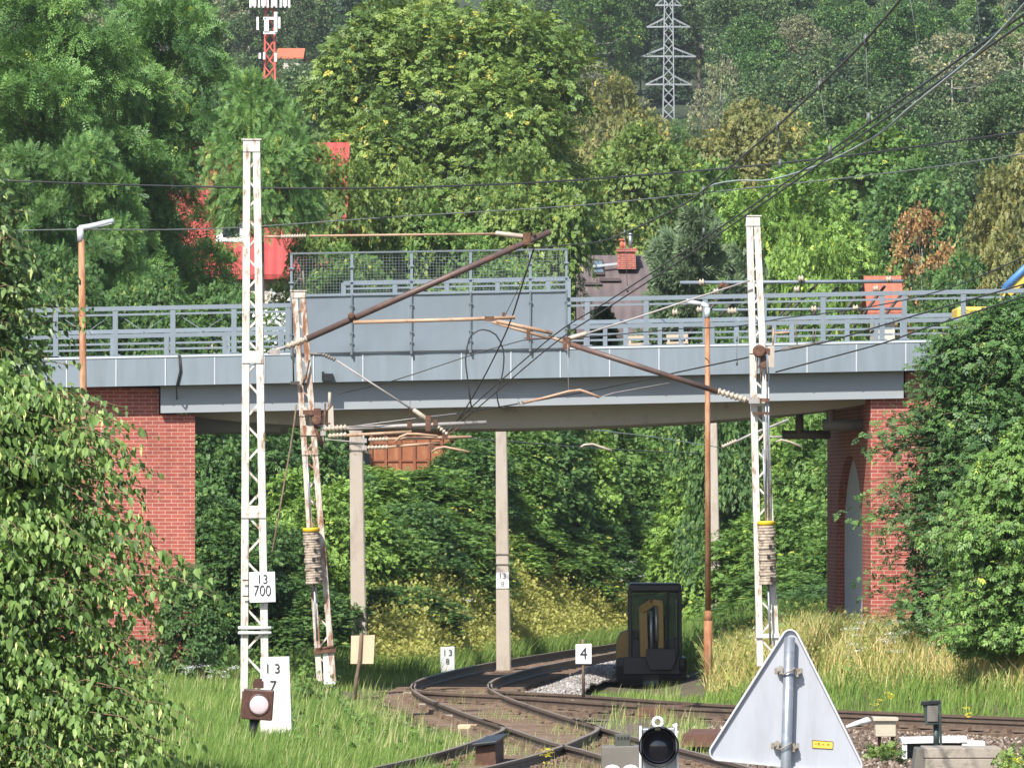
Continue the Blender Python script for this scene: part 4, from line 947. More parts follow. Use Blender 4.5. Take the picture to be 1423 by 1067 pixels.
s = thing('concrete_block', 'grey cast concrete block at the bottom right corner', 'concrete block', (W(1330, 1067, d).x, d, 0))
mb = plate_prism([(1285, 1039), (1392, 1039), (1392, 1053), (1285, 1053)][::-1], d, 1.0); mb.build('top_course', M_block, s, bevel=.012)
mb = plate_prism([(1286, 1053.6), (1392, 1053.6), (1392, 1100), (1286, 1100)][::-1], d + .006, 1.0); mb.build('lower_course', M_block, s, bevel=.012)
plate_prism([(1274, 1039.5), (1284.6, 1039.5), (1284.6, 1070), (1270, 1070)][::-1], d + .3, .7).build('side_plate', M_greymetal, s, bevel=.01)
# sleeper ends poking out of the grass at the left
rng = random.Random(4)
for k, (px, py, wpx) in enumerate(((650, 1014, 26), (570, 968, 18), (590, 984, 16), (628, 1000, 14))):
    dd = gd(py); c = W(px, py, dd)
    MB().box((c.x, dd + .1, c.z + .04), (wpx * dd / F, .26, .10), rz=rng.uniform(-.2, .2)).build_thing('old_plank', M_tan if k == 0 else M_block, c, ['short tan plank lying beside the tracks', 'pale plank at the outer edge of the bend', 'grey plank among gravel below the bend', 'small grey plank nearest to the tan plank'][k], 'plank', None, .01)

# ------------------------------------------------------------------ mini digger
d = 141.5
s = thing('mini_digger', 'small black and yellow tracked digger standing in the shade under the bridge', 'digger', (W(905, 955, d).x, d, 0))
def hx(px0, px1, py0, py1, d0, dp, dx=0): return MB().hexa([W(px0, py1, d) + Vector((0, d0, 0)), W(px1, py1, d) + Vector((0, d0, 0)), W(px1, py1, d) + Vector((0, d0 + dp, 0)), W(px0, py1, d) + Vector((0, d0 + dp, 0)), W(px0, py0, d) + Vector((0, d0, 0)), W(px1, py0, d) + Vector((0, d0, 0)), W(px1, py0, d) + Vector((0, d0 + dp, 0)), W(px0, py0, d) + Vector((0, d0 + dp, 0))])
for a, b in ((857, 893), (917, 953)):
    mb = MB(); prof = [(-.75, .16), (-.68, .05), (-.55, .0), (.55, .0), (.68, .05), (.75, .16), (.75, .28), (.66, .40), (-.66, .40), (-.75, .28)]
    xa, xb = X(a, d), X(b, d); mb.prism([(xa, d + .5 + u, v) for u, v in prof], (xb - xa, 0, 0))
    for k in range(7): mb.box(((xa + xb) / 2, d + .5 - .755, .04 + .05 * k), (xb - xa + .03, .03, .02))
    mb.build('crawler_track', M_rubber, s, bevel=.015)
hx(866, 944, 912, 936, -.35, .1).build('dozer_blade', M_exc_black, s, bevel=.015)
hx(880, 930, 930, 945, -.1, 1.2).build('undercarriage', M_exc_black, s)
hx(857, 954, 913, 934, -.1, 1.7).build('turntable_body', M_exc_black, s, bevel=.05)
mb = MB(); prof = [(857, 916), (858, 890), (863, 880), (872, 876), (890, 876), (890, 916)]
mb.prism([W(px, py, d) + Vector((0, .1, 0)) for px, py in prof], (0, 1.4, 0)); mb.build('engine_cover', M_exc_shaded, s, bevel=.03)
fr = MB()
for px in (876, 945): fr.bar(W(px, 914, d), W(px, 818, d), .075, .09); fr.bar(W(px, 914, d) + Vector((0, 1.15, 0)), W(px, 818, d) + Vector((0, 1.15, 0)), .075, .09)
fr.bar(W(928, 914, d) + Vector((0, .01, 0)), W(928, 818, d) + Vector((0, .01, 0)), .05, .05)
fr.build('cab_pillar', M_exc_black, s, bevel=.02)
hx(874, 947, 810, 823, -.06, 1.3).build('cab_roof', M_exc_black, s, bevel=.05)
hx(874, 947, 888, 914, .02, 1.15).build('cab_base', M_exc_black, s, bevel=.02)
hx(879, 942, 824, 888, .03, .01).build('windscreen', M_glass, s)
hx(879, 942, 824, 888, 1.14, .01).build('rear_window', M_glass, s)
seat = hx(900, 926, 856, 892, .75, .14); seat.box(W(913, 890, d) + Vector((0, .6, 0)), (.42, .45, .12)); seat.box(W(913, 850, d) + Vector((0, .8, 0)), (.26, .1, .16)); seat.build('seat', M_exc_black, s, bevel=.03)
MB().bar(W(895, 912, d) + Vector((0, -.3, 0)), W(893, 842, d) + Vector((0, -.26, 0)), .17, .2).bar(W(892, 846, d) + Vector((0, -.3, 0)), W(906, 836, d) + Vector((0, -.42, 0)), .16, .2).build('boom', M_exc_shaded, s, bevel=.02)
MB().bar(W(917, 838, d) + Vector((0, -.42, 0)), W(918, 900, d) + Vector((0, -.4, 0)), .12, .14).bar(W(906, 836, d) + Vector((0, -.42, 0)), W(920, 838, d) + Vector((0, -.42, 0)), .13, .14).build('dipper_arm', M_exc_shaded, s, bevel=.02)
MB().tube([W(905, 905, d) + Vector((0, -.38, 0)), W(904, 848, d) + Vector((0, -.38, 0))], .035, 10).tube([W(911, 842, d) + Vector((0, -.5, 0)), W(912, 890, d) + Vector((0, -.5, 0))], .03, 10).build('hydraulic_ram', M_galv, s)
mb = MB(); prof = [(898, 900), (938, 900), (940, 915), (932, 930), (902, 930), (897, 915)]; mb.prism([W(px, py, d) + Vector((0, -.62, 0)) for px, py in prof], (0, .3, 0)); mb.build('bucket', M_exc_black, s, bevel=.02)
MB().tube([W(939, 834, d) + Vector((0, -.08, 0)), W(940, 940, d) + Vector((0, -.08, 0))], .012, 6).build('hand_rail', M_greymetal, s)
MB().box(W(932, 916, d) + Vector((0, -.11, 0)), (.16, .02, .05)).build('work_lamp', M_galv, s)

# ------------------------------------------------------------------ things on and behind the bridge
dk = lambda px, dd: W(px, yt(px) + 3, DB).z
d = DB + 5
s = thing('yellow_machine', 'yellow construction machine with a blue ram on the bridge behind the leafy tree', 'digger', (X(1390, d), d, dk(1390, d)))
hx2 = lambda px0, px1, py0, py1, dp: plate_prism([(px0, py0), (px1, py0), (px1, py1), (px0, py1)][::-1], d, dp)
hx2(1330, 1450, 426, 462, 1.8).build('body', M_exc_yellow, s, bevel=.06)
plate_prism([(1342, 440), (1372, 440), (1372, 446), (1342, 446)][::-1], d - .02, .06).build('stripe', M_bluepaint, s)
MB().tube([W(1345, 470, d + .4), W(1345, 470, d + 1.4)], .35, 20).tube([W(1410, 470, d + .4), W(1410, 470, d + 1.4)], .35, 20).build('wheel', M_rubber, s)
MB().bar(W(1398, 412, d), W(1450, 362, d), .14, .2).bar(W(1390, 424, d), W(1402, 408, d), .16, .2).build('boom', M_exc_yellow, s, bevel=.02)
MB().tube([W(1394, 402, d - .1), W(1440, 358, d - .1)], .075, 12).build('hydraulic_ram', M_bluepaint, s)
MB().box(W(1398, 399, d - .1), (.16, .12, .08)).build('pivot', M_darkplate, s)
d = 146.5
for k, (px0, px1, py, lb) in enumerate(((872, 902, 472, 'light wooden bench behind the railing, left of the pair'), (926, 956, 470, 'light wooden bench behind the railing, beside the rusty lamp post'))):
    s = thing('wooden_bench', lb, 'bench', W((px0 + px1) / 2, 486, d), 'benches beyond the bridge')
    m = (px0 + px1) / 2
    MB().bar(W(px0, py + 7, d - .2), W(px1, py + 6, d - .2), .05, .4).build('seat', M_benchwood, s)
    MB().bar(W(px0, py - 2, d + .05), W(px1, py - 3, d + .05), .09, .04).build('backrest', M_benchwood, s)
    for px in (px0 + 2, px1 - 3): MB().bar(W(px, py - 4, d - .2), W(px + 3, 486, d - .2), .05, .06).build('leg', M_benchwood, s)

# houses
def gable(name, label, px0, px1, py_ridge, py_eave, d, run, mroof, mwall, zb, chimney=None, over=.3):
    p0, p1 = W(px0, py_ridge, d + run), W(px1, py_ridge, d + run); e0, e1 = W(px0, py_eave, d), W(px1, py_eave, d)
    x0, x1 = p0.x, p1.x; zr, ze = p0.z, e0.z
    s = thing(name, label, 'house', ((x0 + x1) / 2, d, zb))
    mb = MB(); mb.hexa([(x0, d, ze), (x1, d, ze), (x1, d + run, zr), (x0, d + run, zr), (x0, d, ze + .15), (x1, d, ze + .15), (x1, d + run, zr + .15), (x0, d + run, zr + .15)])
    mb.hexa([(x0, d + run + .002, zr), (x1, d + run + .002, zr), (x1, d + 2 * run, ze), (x0, d + 2 * run, ze), (x0, d + run + .002, zr + .15), (x1, d + run + .002, zr + .15), (x1, d + 2 * run, ze + .15), (x0, d + 2 * run, ze + .15)])
    mb.build('roof', mroof, s)
    w_ = MB(); a, b = x0 + over, x1 - over
    w_.prism([(a, d + over, zb), (a, d + over, ze + .05), (a, d + run, zr - .12), (a, d + 2 * run - over, ze + .05), (a, d + 2 * run - over, zb)], (b - a, 0, 0)); w_.build('wall', mwall, s)
    return s
def rooftile(name, c, c2, sx, sz):
    m, n, l, p = newmat(name); tc = n.new('ShaderNodeTexCoord'); mp = n.new('ShaderNodeMapping'); l.new(tc.outputs['Object'], mp.inputs[0])
    wv = n.new('ShaderNodeTexWave'); wv.inputs['Scale'].default_value = sx; wv.inputs['Distortion'].default_value = .6; wv.bands_direction = 'X'; l.new(mp.outputs[0], wv.inputs['Vector'])
    w2 = n.new('ShaderNodeTexWave'); w2.inputs['Scale'].default_value = sz; w2.inputs['Distortion'].default_value = .3; w2.bands_direction = 'Z'; w2.wave_profile = 'SAW'; l.new(mp.outputs[0], w2.inputs['Vector'])
    t = noise(n, l, 1.5); r = ramp(n, [(.3, c2), (.7, c)]); l.new(t.outputs[0], r.inputs[0]); l.new(r.outputs[0], p.inputs['Base Color'])
    ad = n.new('ShaderNodeMath'); ad.operation = 'ADD'; l.new(wv.outputs['Fac'], ad.inputs[0]); l.new(w2.outputs['Fac'], ad.inputs[1])
    b = n.new('ShaderNodeBump'); b.inputs['Strength'].default_value = .45; b.inputs['Distance'].default_value = .05; l.new(ad.outputs[0], b.inputs['Height']); l.new(b.outputs[0], p.inputs['Normal'])
    p.inputs['Roughness'].default_value = .6; return m
M_rt_dark = rooftile('dark_tiles', (.10, .075, .074), (.068, .052, .053), .9, .9)
M_rt_red = rooftile('red_tiles', (.34, .05, .042), (.25, .034, .03), 1.1, 1.0)
M_rt_or = rooftile('orange_tiles', (.36, .115, .065), (.27, .075, .045), 1.2, 1.0)
d = 205.0
s = gable('red_roof_house', 'large house with a red tiled roof hidden behind the trees at the left', 222, 486, 205, 388, d, 5.2, M_rt_red, M_plaster, gs(-8, d) - .3)
mb = MB(); mb.prism([W(300, 336, d + 1.2), W(343, 336, d + 1.2), W(343, 305, d + 1.2), W(300, 305, d + 1.2)], (0, 3, 0)); mb.build('dormer', M_white, s)
MB().prism([W(296, 306, d + 1.0), W(347, 306, d + 1.0), W(322, 292, d + 1.0)], (0, 3.6, 0)).build('dormer_roof', M_rt_red, s)
MB().box(W(321, 320, d + 1.19), (.5, .03, .4)).build('dormer_window', M_lens, s)
mb = MB(); mb.hexa([W(395, 372, d + .6), W(420, 372, d + .6), W(420, 372, d + .9), W(395, 372, d + .9), W(395, 368, d + .6), W(420, 368, d + .6), W(420, 368, d + .9), W(395, 368, d + .9)]); mb.build('snow_guard', M_darkplate, s)
d = 224.0
s = gable('dark_roof_house', 'house with a dark tiled roof and a brick chimney behind the right railing', 800, 905, 361, 470, d, 3.6, M_rt_dark, M_plaster, gs(2.8, d) - .3)
MB().hexa([W(858, 374, d + 2.6), W(884, 374, d + 2.6), W(884, 374, d + 3.2), W(858, 374, d + 3.2), W(858, 349, d + 2.6), W(883, 349, d + 2.6), W(883, 349, d + 3.2), W(858, 349, d + 3.2)]).build('chimney', M_brick, s)
MB().hexa([W(856, 350, d + 2.55), W(886, 350, d + 2.55), W(886, 350, d + 3.25), W(856, 350, d + 3.25), W(857, 345, d + 2.55), W(885, 345, d + 2.55), W(885, 345, d + 3.25), W(857, 345, d + 3.25)]).build('chimney_crown', M_brick, s)
MB().tube([W(864, 346, d + 2.9), W(864, 334, d + 2.9)], .07, 10).box(W(864, 333, d + 2.9), (.2, .2, .05)).tube([W(868, 346, d + 2.9), W(868, 336, d + 2.9)], .05, 8).build('chimney_pot', M_orangeroof, s)
MB().tube([W(876, 346, d + 2.9), W(876, 326, d + 2.9)], .06, 10).lathe(W(876, 327, d + 2.9), (0, 0, 1), [(0, .06), (.03, .1), (.08, .02)], 10).build('flue', M_galv, s)
f0 = W(827, 385, d + 2.85); 
sk = MB(); n_ = Vector((0, -(W(0, 361, d).z - W(0, 470, d).z), 3.6)).normalized()
def onroof(px, t): 
    a, b = W(px, 470, d), W(px, 361, d + 3.6); return a + (b - a) * t
sk.prism([onroof(823, .74) + n_ * .22, onroof(840, .74) + n_ * .22, onroof(838, .93) + n_ * .22, onroof(824, .93) + n_ * .22], -n_ * .1); sk.build('skylight', M_darkplate, s)
MB().prism([onroof(825, .765) + n_ * .235, onroof(838, .765) + n_ * .235, onroof(836.5, .91) + n_ * .235, onroof(825.5, .91) + n_ * .235], -n_ * .02).build('skylight_pane', surf('sky_glass', (.12, .16, .22), (.1, .14, .19), 2, .08), s)
MB().bar(onroof(822, .80) + n_ * .35, onroof(872, .85) + n_ * .35, .07, .07).build('gutter_pipe', M_lamphead, s)
MB().bar(onroof(833, .68) + n_ * .2, onroof(862, .68) + n_ * .2, .1, .18).bar(onroof(812, .63) + n_ * .2, onroof(836, .63) + n_ * .2, .08, .12).build('snow_guard', M_darktile, s)
d = 215.0
s = gable('orange_roof_house', 'small house with an orange tiled roof at the right behind the railing', 1200, 1252, 390, 440, d, 2.2, M_rt_or, M_plaster, gs(11.8, d) - .3)
d = 560.0
s = gable('far_house', 'far house with a red roof beside the telecom mast', 386, 424, 70, 82, d, 4, M_orangeroof, M_plaster, gs(-18, d) - 1)
# wooden shed under the bridge
d = 181.0
s = thing('wooden_shed', 'reddish brown planked shed half hidden by bushes under the bridge', 'shed', (X(575, d), d, gs(X(575, d), d) - .2))
hw = X(634, d) - X(514, d)
MB().hexa([W(514, 760, d), W(634, 760, d), W(634, 760, d + 4), W(514, 760, d + 4), W(514, 590, d), W(634, 590, d), W(634, 590, d + 4), W(514, 590, d + 4)]).build('wall', M_container, s)
mb = MB()
for px in (516, 536, 556, 576, 596, 614, 632): mb.bar(W(px, 700, d - .03), W(px, 591, d - .03), .07, .05)
for py in (600, 616, 640): mb.bar(W(514, py, d - .02), W(634, py, d - .02), .05, .03)
mb.build('batten', surf('shed_batten', (.27, .095, .05), (.2, .07, .035), 5, .85), s)
MB().hexa([W(508, 590, d - .3), W(640, 590, d - .3), W(640, 590, d + 4.3), W(508, 590, d + 4.3), W(508, 585, d - .3), W(640, 585, d - .3), W(640, 578, d + 4.3), W(508, 578, d + 4.3)]).build('roof', M_darktile, s)

# pylon and telecom mast
def lattice_tower(name, label, cat, pxc, py0, py1, w0, w1, d, mat, bars, bw=.12, redbands=False):
    zb = gs(X(pxc, d), d) - 1; o = (X(pxc, d), d, zb); s = thing(name, label, cat, o)
    zt = W(pxc, py0, d).z; k = d / F
    def hw(z): 
        t = (zt - z) / (zt - W(pxc, py1, d).z); return (w0 + (w1 - w0) * t) / 2 * k
    mb = MB(); x0 = o[0]
    for sx in (-1, 1):
        for sy in (-1, 1): mb.bar((x0 + sx * hw(zb), d + sy * hw(zb), zb), (x0 + sx * hw(zt), d + sy * hw(zt), zt), bw, bw)
    mb.build('leg', mat, s); mb = MB(); n = bars
    for i in range(n):
        a = zt - (zt - zb) * i / n; b = zt - (zt - zb) * (i + 1) / n
        for sy in (-1, 1):
            mb.bar((x0 - hw(a), d + sy * hw(a), a), (x0 + hw(b), d + sy * hw(b), b), bw * .7, bw * .7); mb.bar((x0 + hw(a), d + sy * hw(a), a), (x0 - hw(b), d + sy * hw(b), b), bw * .7, bw * .7)
        for sx in (-1, 1):
            mb.bar((x0 + sx * hw(a), d - hw(a), a), (x0 + sx * hw(b), d + hw(b), b), bw * .7, bw * .7)
    mb.build('lattice', mat, s); return s, x0, hw, zt, zb
d = 600.0
s, x0, hw, zt, zb = lattice_tower('power_pylon', 'grey lattice power pylon with cross arms rising from the forest', 'pylon', 929, -60, 150, 10, 15, d, M_pylon, 16, .085)
for py, half in ((8, 18), (38, 30), (79, 38), (118, 32)):
    mb = MB(); z = W(0, py, d).z; up = W(0, py - 12, d).z; hx_ = half * d / F
    for sg in (-1, 1):
        for sy in (-1, 1):
            mb.bar((x0, d + sy * .4, z), (x0 + sg * hx_, d, z), .13, .13); mb.bar((x0 + sg * hw(up), d + sy * .4, up), (x0 + sg * hx_, d, z), .11, .11)
        mb.bar((x0 + sg * hx_ * .55, d, z), (x0 + sg * hx_ * .5, d, z + (up - z) * .55), .09, .09)
    mb.build('cross_arm', M_pylon, s)
d = 520.0
s, x0, hw, zt, zb = lattice_tower('telecom_mast', 'red and white telecom mast with antennas above the trees at the top left', 'telecom mast', 375, -90, 90, 9, 14, d, M_mastred, 22, .14)
mb = MB(); k = d / F
for px, py, h, w_ in ((383, 31, 28, 4.5), (388, 32, 16, 3), (358, 33, 18, 3), (372, 34, 20, 3), (367, 78, 10, 3), (383, 80, 12, 3), (361, 78, 8, 3)): mb.hexa([W(px - w_ / 2, py + h / 2, d - 1), W(px + w_ / 2, py + h / 2, d - 1), W(px + w_ / 2, py + h / 2, d - .6), W(px - w_ / 2, py + h / 2, d - .6), W(px - w_ / 2, py - h / 2, d - 1), W(px + w_ / 2, py - h / 2, d - 1), W(px + w_ / 2, py - h / 2, d - .6), W(px - w_ / 2, py - h / 2, d - .6)])
mb.build('antenna', M_white, s)
mb = MB(); mb.hexa([W(347, 11, d - 1.2), W(402, 11, d - 1.2), W(402, 11, d + 1.2), W(347, 11, d + 1.2), W(347, 9, d - 1.2), W(402, 9, d - 1.2), W(402, 9, d + 1.2), W(347, 9, d + 1.2)])
mb.build('platform', M_darkplate, s); mb = MB()
for px in range(348, 403, 6): mb.bar(W(px, 11, d - 1.2), W(px, -22, d - 1.2), .14, .14)
for py in (-2, -12): mb.bar(W(347, py, d - 1.2), W(402, py, d - 1.2), .1, .1)
for px in (353, 366, 382, 396): mb.hexa([W(px - 3, 9, d - 1.3), W(px + 3, 9, d - 1.3), W(px + 3, 9, d - 1.25), W(px - 3, 9, d - 1.25), W(px - 3, -10, d - 1.3), W(px + 3, -10, d - 1.3), W(px + 3, -10, d - 1.25), W(px - 3, -10, d - 1.25)])
mb.build('platform_railing', M_white, s)
mb = MB()
for py in (26, 46): mb.bar(W(366, py, d - .8), W(384, py, d - .8), .2, .2)
mb.bar(W(369, 26, d - .8), W(369, 46, d - .8), .2, .2); mb.build('white_frame', M_white, s)
# ------------------------------------------------------------------ foliage
def tpl_sprig():                        # a twig end with six broad leaves
    V, T = [], []
    for (y, a, L, wd, z) in ((.1, 62, .5, .30, .02), (.14, -58, .5, .30, -.02), (.38, 48, .5, .29, .05), (.42, -50, .48, .29, .0), (.6, 18, .5, .28, -.04), (.58, -22, .46, .28, .04)):
        ca, sa = math.cos(R(a)), math.sin(R(a)); n = len(V)
        for (u, v, w_) in ((0, 0, 0), (-wd / 2, L * .42, .05), (0, L * .5, -.01), (wd / 2, L * .42, .05), (0, L, -.08)):
            V.append((u * ca + v * sa, y - u * sa + v * ca, z + w_))
        T += [(n, n + 2, n + 1), (n, n + 3, n + 2), (n + 1, n + 2, n + 4), (n + 2, n + 3, n + 4)]
    return np.array(V), np.array(T)
def tpl_frond(pairs=5, LL=.36, WW=.135):  # a feathered leaf with narrow leaflets
    V, T = [], []
    def leaf(y, a, L):
        ca, sa = math.cos(R(a)), math.sin(R(a)); n = len(V); z0 = -.2 * y * y
        for (u, v, w_) in ((0, 0, 0), (-WW / 2, L * .5, .015), (WW / 2, L * .5, .015), (0, L, -.05)): V.append((u * ca + v * sa, y - u * sa + v * ca, z0 + w_))
        T.extend([(n, n + 2, n + 1), (n + 1, n + 2, n + 3)])
    for i in range(pairs):
        y = .08 + .84 * i / (pairs - 1)
        for s_ in (-1, 1): leaf(y, s_ * (72 - 18 * i / pairs), LL * (1 - .35 * abs(i / pairs - .4)))
    leaf(.95, 0, LL); return np.array(V), np.array(T)
def tpl_tuft(n=16, seed=1):
    rg = np.random.default_rng(seed); V, T = [], []
    for i in range(n):
        a = rg.uniform(0, 6.28); sp = rg.uniform(.25, .9); d_ = nrm(np.array([math.cos(a) * sp, 1, math.sin(a) * sp])); b = np.array([0, rg.uniform(0, .5), 0]); s_ = nrm(np.cross(d_, rg.normal(size=3))) * .05; k = len(V)
        V += [tuple(b - s_ * 1.6), tuple(b + s_ * 1.6), tuple(b + d_ * rg.uniform(.45, .7))]; T.append((k, k + 1, k + 2))
    return np.array(V), np.array(T)
def tpl_leaf():                          # one larger heart shaped leaf, folded along its rib
    V = [(0, 0, 0), (-.36, .22, .07), (-.30, .58, .07), (0, .5, -.01), (.36, .22, .07), (.30, .58, .07), (0, 1.05, -.12), (0, .2, 0)]
    T = [(0, 7, 1), (7, 3, 2), (7, 2, 1), (2, 3, 6), (0, 4, 7), (7, 5, 3), (7, 4, 5), (5, 6, 3)]
    return np.array(V), np.array(T)
def tpl_tassel():                        # a narrow hanging seed cluster
    V = [(0, 0, 0), (-.12, .35, .05), (.12, .35, -.05), (0, 1, 0)]; return np.array(V), np.array([(0, 2, 1), (1, 2, 3)])
def tpl_clump(seed=2, n=7):
    rg = np.random.default_rng(seed); V, T = [], []
    for i in range(n):
        c = rg.normal(0, .28, 3); a = nrm(rg.normal(size=3)); b = nrm(np.cross(a, rg.normal(size=3))); k = len(V); L = rg.uniform(.2, .34)
        V += [tuple(c - a * L), tuple(c + b * L * .6), tuple(c + a * L), tuple(c - b * L * .6)]; T += [(k, k + 1, k + 2), (k, k + 2, k + 3)]
    return np.array(V), np.array(T)
LONG = (tpl_leaf()[0] * np.array([.8, 1.12, 1]), tpl_leaf()[1])
SPRIG, FROND, TUFT, LEAF, TASSEL, CLUMP = tpl_sprig(), tpl_frond(), tpl_tuft(), tpl_leaf(), tpl_tassel(), tpl_clump()
def foliage(tpl, pos, ydir, ndir, scale, tint, rg, jit=.08):
    Vt, Tt = tpl; y = nrm(ydir); x = nrm(np.cross(y, ndir)); z = np.cross(x, y)
    M = np.stack([x, y, z], -1) * scale[:, None, None]
    V = np.einsum('nij,kj->nki', M, Vt) + pos[:, None]
    n, k = len(pos), len(Vt)
    tt = np.repeat(tint, k).reshape(n, k)
    T = (Tt[None] + (np.arange(n) * k)[:, None, None]).reshape(-1, 3)
    return V.reshape(-1, 3), T, np.clip(tt.ravel(), 0, 1)
def join(parts):
    V, T, A = [], [], []; o = 0
    for v, t, a in parts: V.append(v); T.append(t + o); A.append(a); o += len(v)
    return np.concatenate(V), np.concatenate(T), np.concatenate(A)
def rdir(rg, n): return nrm(rg.normal(size=(n, 3)))
UP = np.array([0, 0, 1.])

def crown(seed, lobes, nclump, cr, nper, tpl, size, droop=.35, flat=.5, yellow=.03, fill=0, zmin=-.55, spread=.16, low=0.0, hang=.35):
    rg = np.random.default_rng(seed); lob = np.array(lobes, float); wts = lob[:, 3] * lob[:, 5]; wts /= wts.sum()
    C_, D_ = [], []
    while len(C_) < nclump:
        i = rg.choice(len(lob), p=wts); d_ = rdir(rg, 1)[0]
        if d_[2] < zmin: continue
        c = lob[i, :3] + d_ * lob[i, 3:] * rg.uniform(.70, 1.06)
        if c[2] < low: continue
        q_ = np.linalg.norm((c - lob[:, :3]) / lob[:, 3:], axis=1)
        if (np.delete(q_, i) < .72).any(): continue
        C_.append(c); D_.append(d_)
    C_, D_ = np.array(C_), np.array(D_)
    n = nclump * nper; ci = np.repeat(np.arange(nclump), nper); crs = (cr * rg.uniform(.6, 1.45, nclump))[ci]
    a = nrm(D_ * .55 + UP * .75 + rg.normal(0, .15, D_.shape))[ci]
    t1 = nrm(np.cross(a, rg.normal(size=(n, 3)))); rho = np.sqrt(rg.random(n))
    rad = t1 * rho[:, None]
    pos = C_[ci] + (rad * crs[:, None]) + a * (rg.normal(0, flat * .4, n) * crs)[:, None] - UP * (droop * rho ** 2 * crs)[:, None]
    yd = nrm(rad * .8 + D_[ci] * .45 - UP * hang + rg.normal(0, .35, (n, 3))); nd = nrm(a * .9 + rg.normal(0, .45, (n, 3)))
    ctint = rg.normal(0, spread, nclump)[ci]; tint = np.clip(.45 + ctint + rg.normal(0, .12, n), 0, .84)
    tint[rg.random(n) < yellow] = .97
    parts = [foliage(tpl, pos, yd, nd, size * rg.uniform(.7, 1.25, n), tint, rg)]
    if fill:
        i = rg.choice(len(lob), fill, p=wts); p = lob[i, :3] + rdir(rg, fill) * lob[i, 3:] * (rg.random((fill, 1)) ** .4) * .58
        ok = p[:, 2] > low; p = p[ok]; m = len(p)
        parts.append(foliage(tpl, p, rdir(rg, m), nrm(UP + rg.normal(0, .6, (m, 3))), size * rg.uniform(.8, 1.4, m), np.clip(.3 + rg.normal(0, .12, m), 0, .8), rg))  # inner leaves tinted darker, the crown's inner shade put into the colour
    return join(parts), C_
def trunk_mesh(name, H0, r0, targets, seed, mat, base=(0, 0), n=26, fork=.35):
    rg = random.Random(seed); mb = MB(); top = Vector((base[0] + rg.uniform(-.3, .3), base[1], H0 * .86)); P = []
    for i in range(8):
        t = i / 7; P.append(Vector((base[0] * (1 - t) + top.x * t + rg.uniform(-.12, .12) * H0 * .05, top.y * t + rg.uniform(-.1, .1) * H0 * .05, -.4 + (top.z + .4) * t)))
    mb.tube(P, [r0 * (1 - .86 * i / 7) for i in range(8)], 10)
    tg = list(targets); rg.shuffle(tg)
    for c in tg[:n]:
        c = Vector(c); zf = max(H0 * .12, min(c.z - .25 * (Vector((c.x, c.y)).length), H0 * .8)) ; t = (zf + .4) / (top.z + .4); k = min(int(t * 7), 6); p0 = P[k].lerp(P[k + 1], t * 7 - k)
        m = p0.lerp(c, .5) + Vector((rg.uniform(-.2, .2), rg.uniform(-.2, .2), -.10 * (c - p0).length)); rr = r0 * (1 - .86 * t) * .5
        mb.tube([p0, p0.lerp(m, .6), m, m.lerp(c, .6), c], [rr, rr * .8, rr * .6, rr * .36, rr * .12], 6)
    me = bpy.data.meshes.new(name); me.from_pydata(mb.v, [], mb.f); me.polygons.foreach_set('use_smooth', mb.sm); me.materials.append(mat); return me

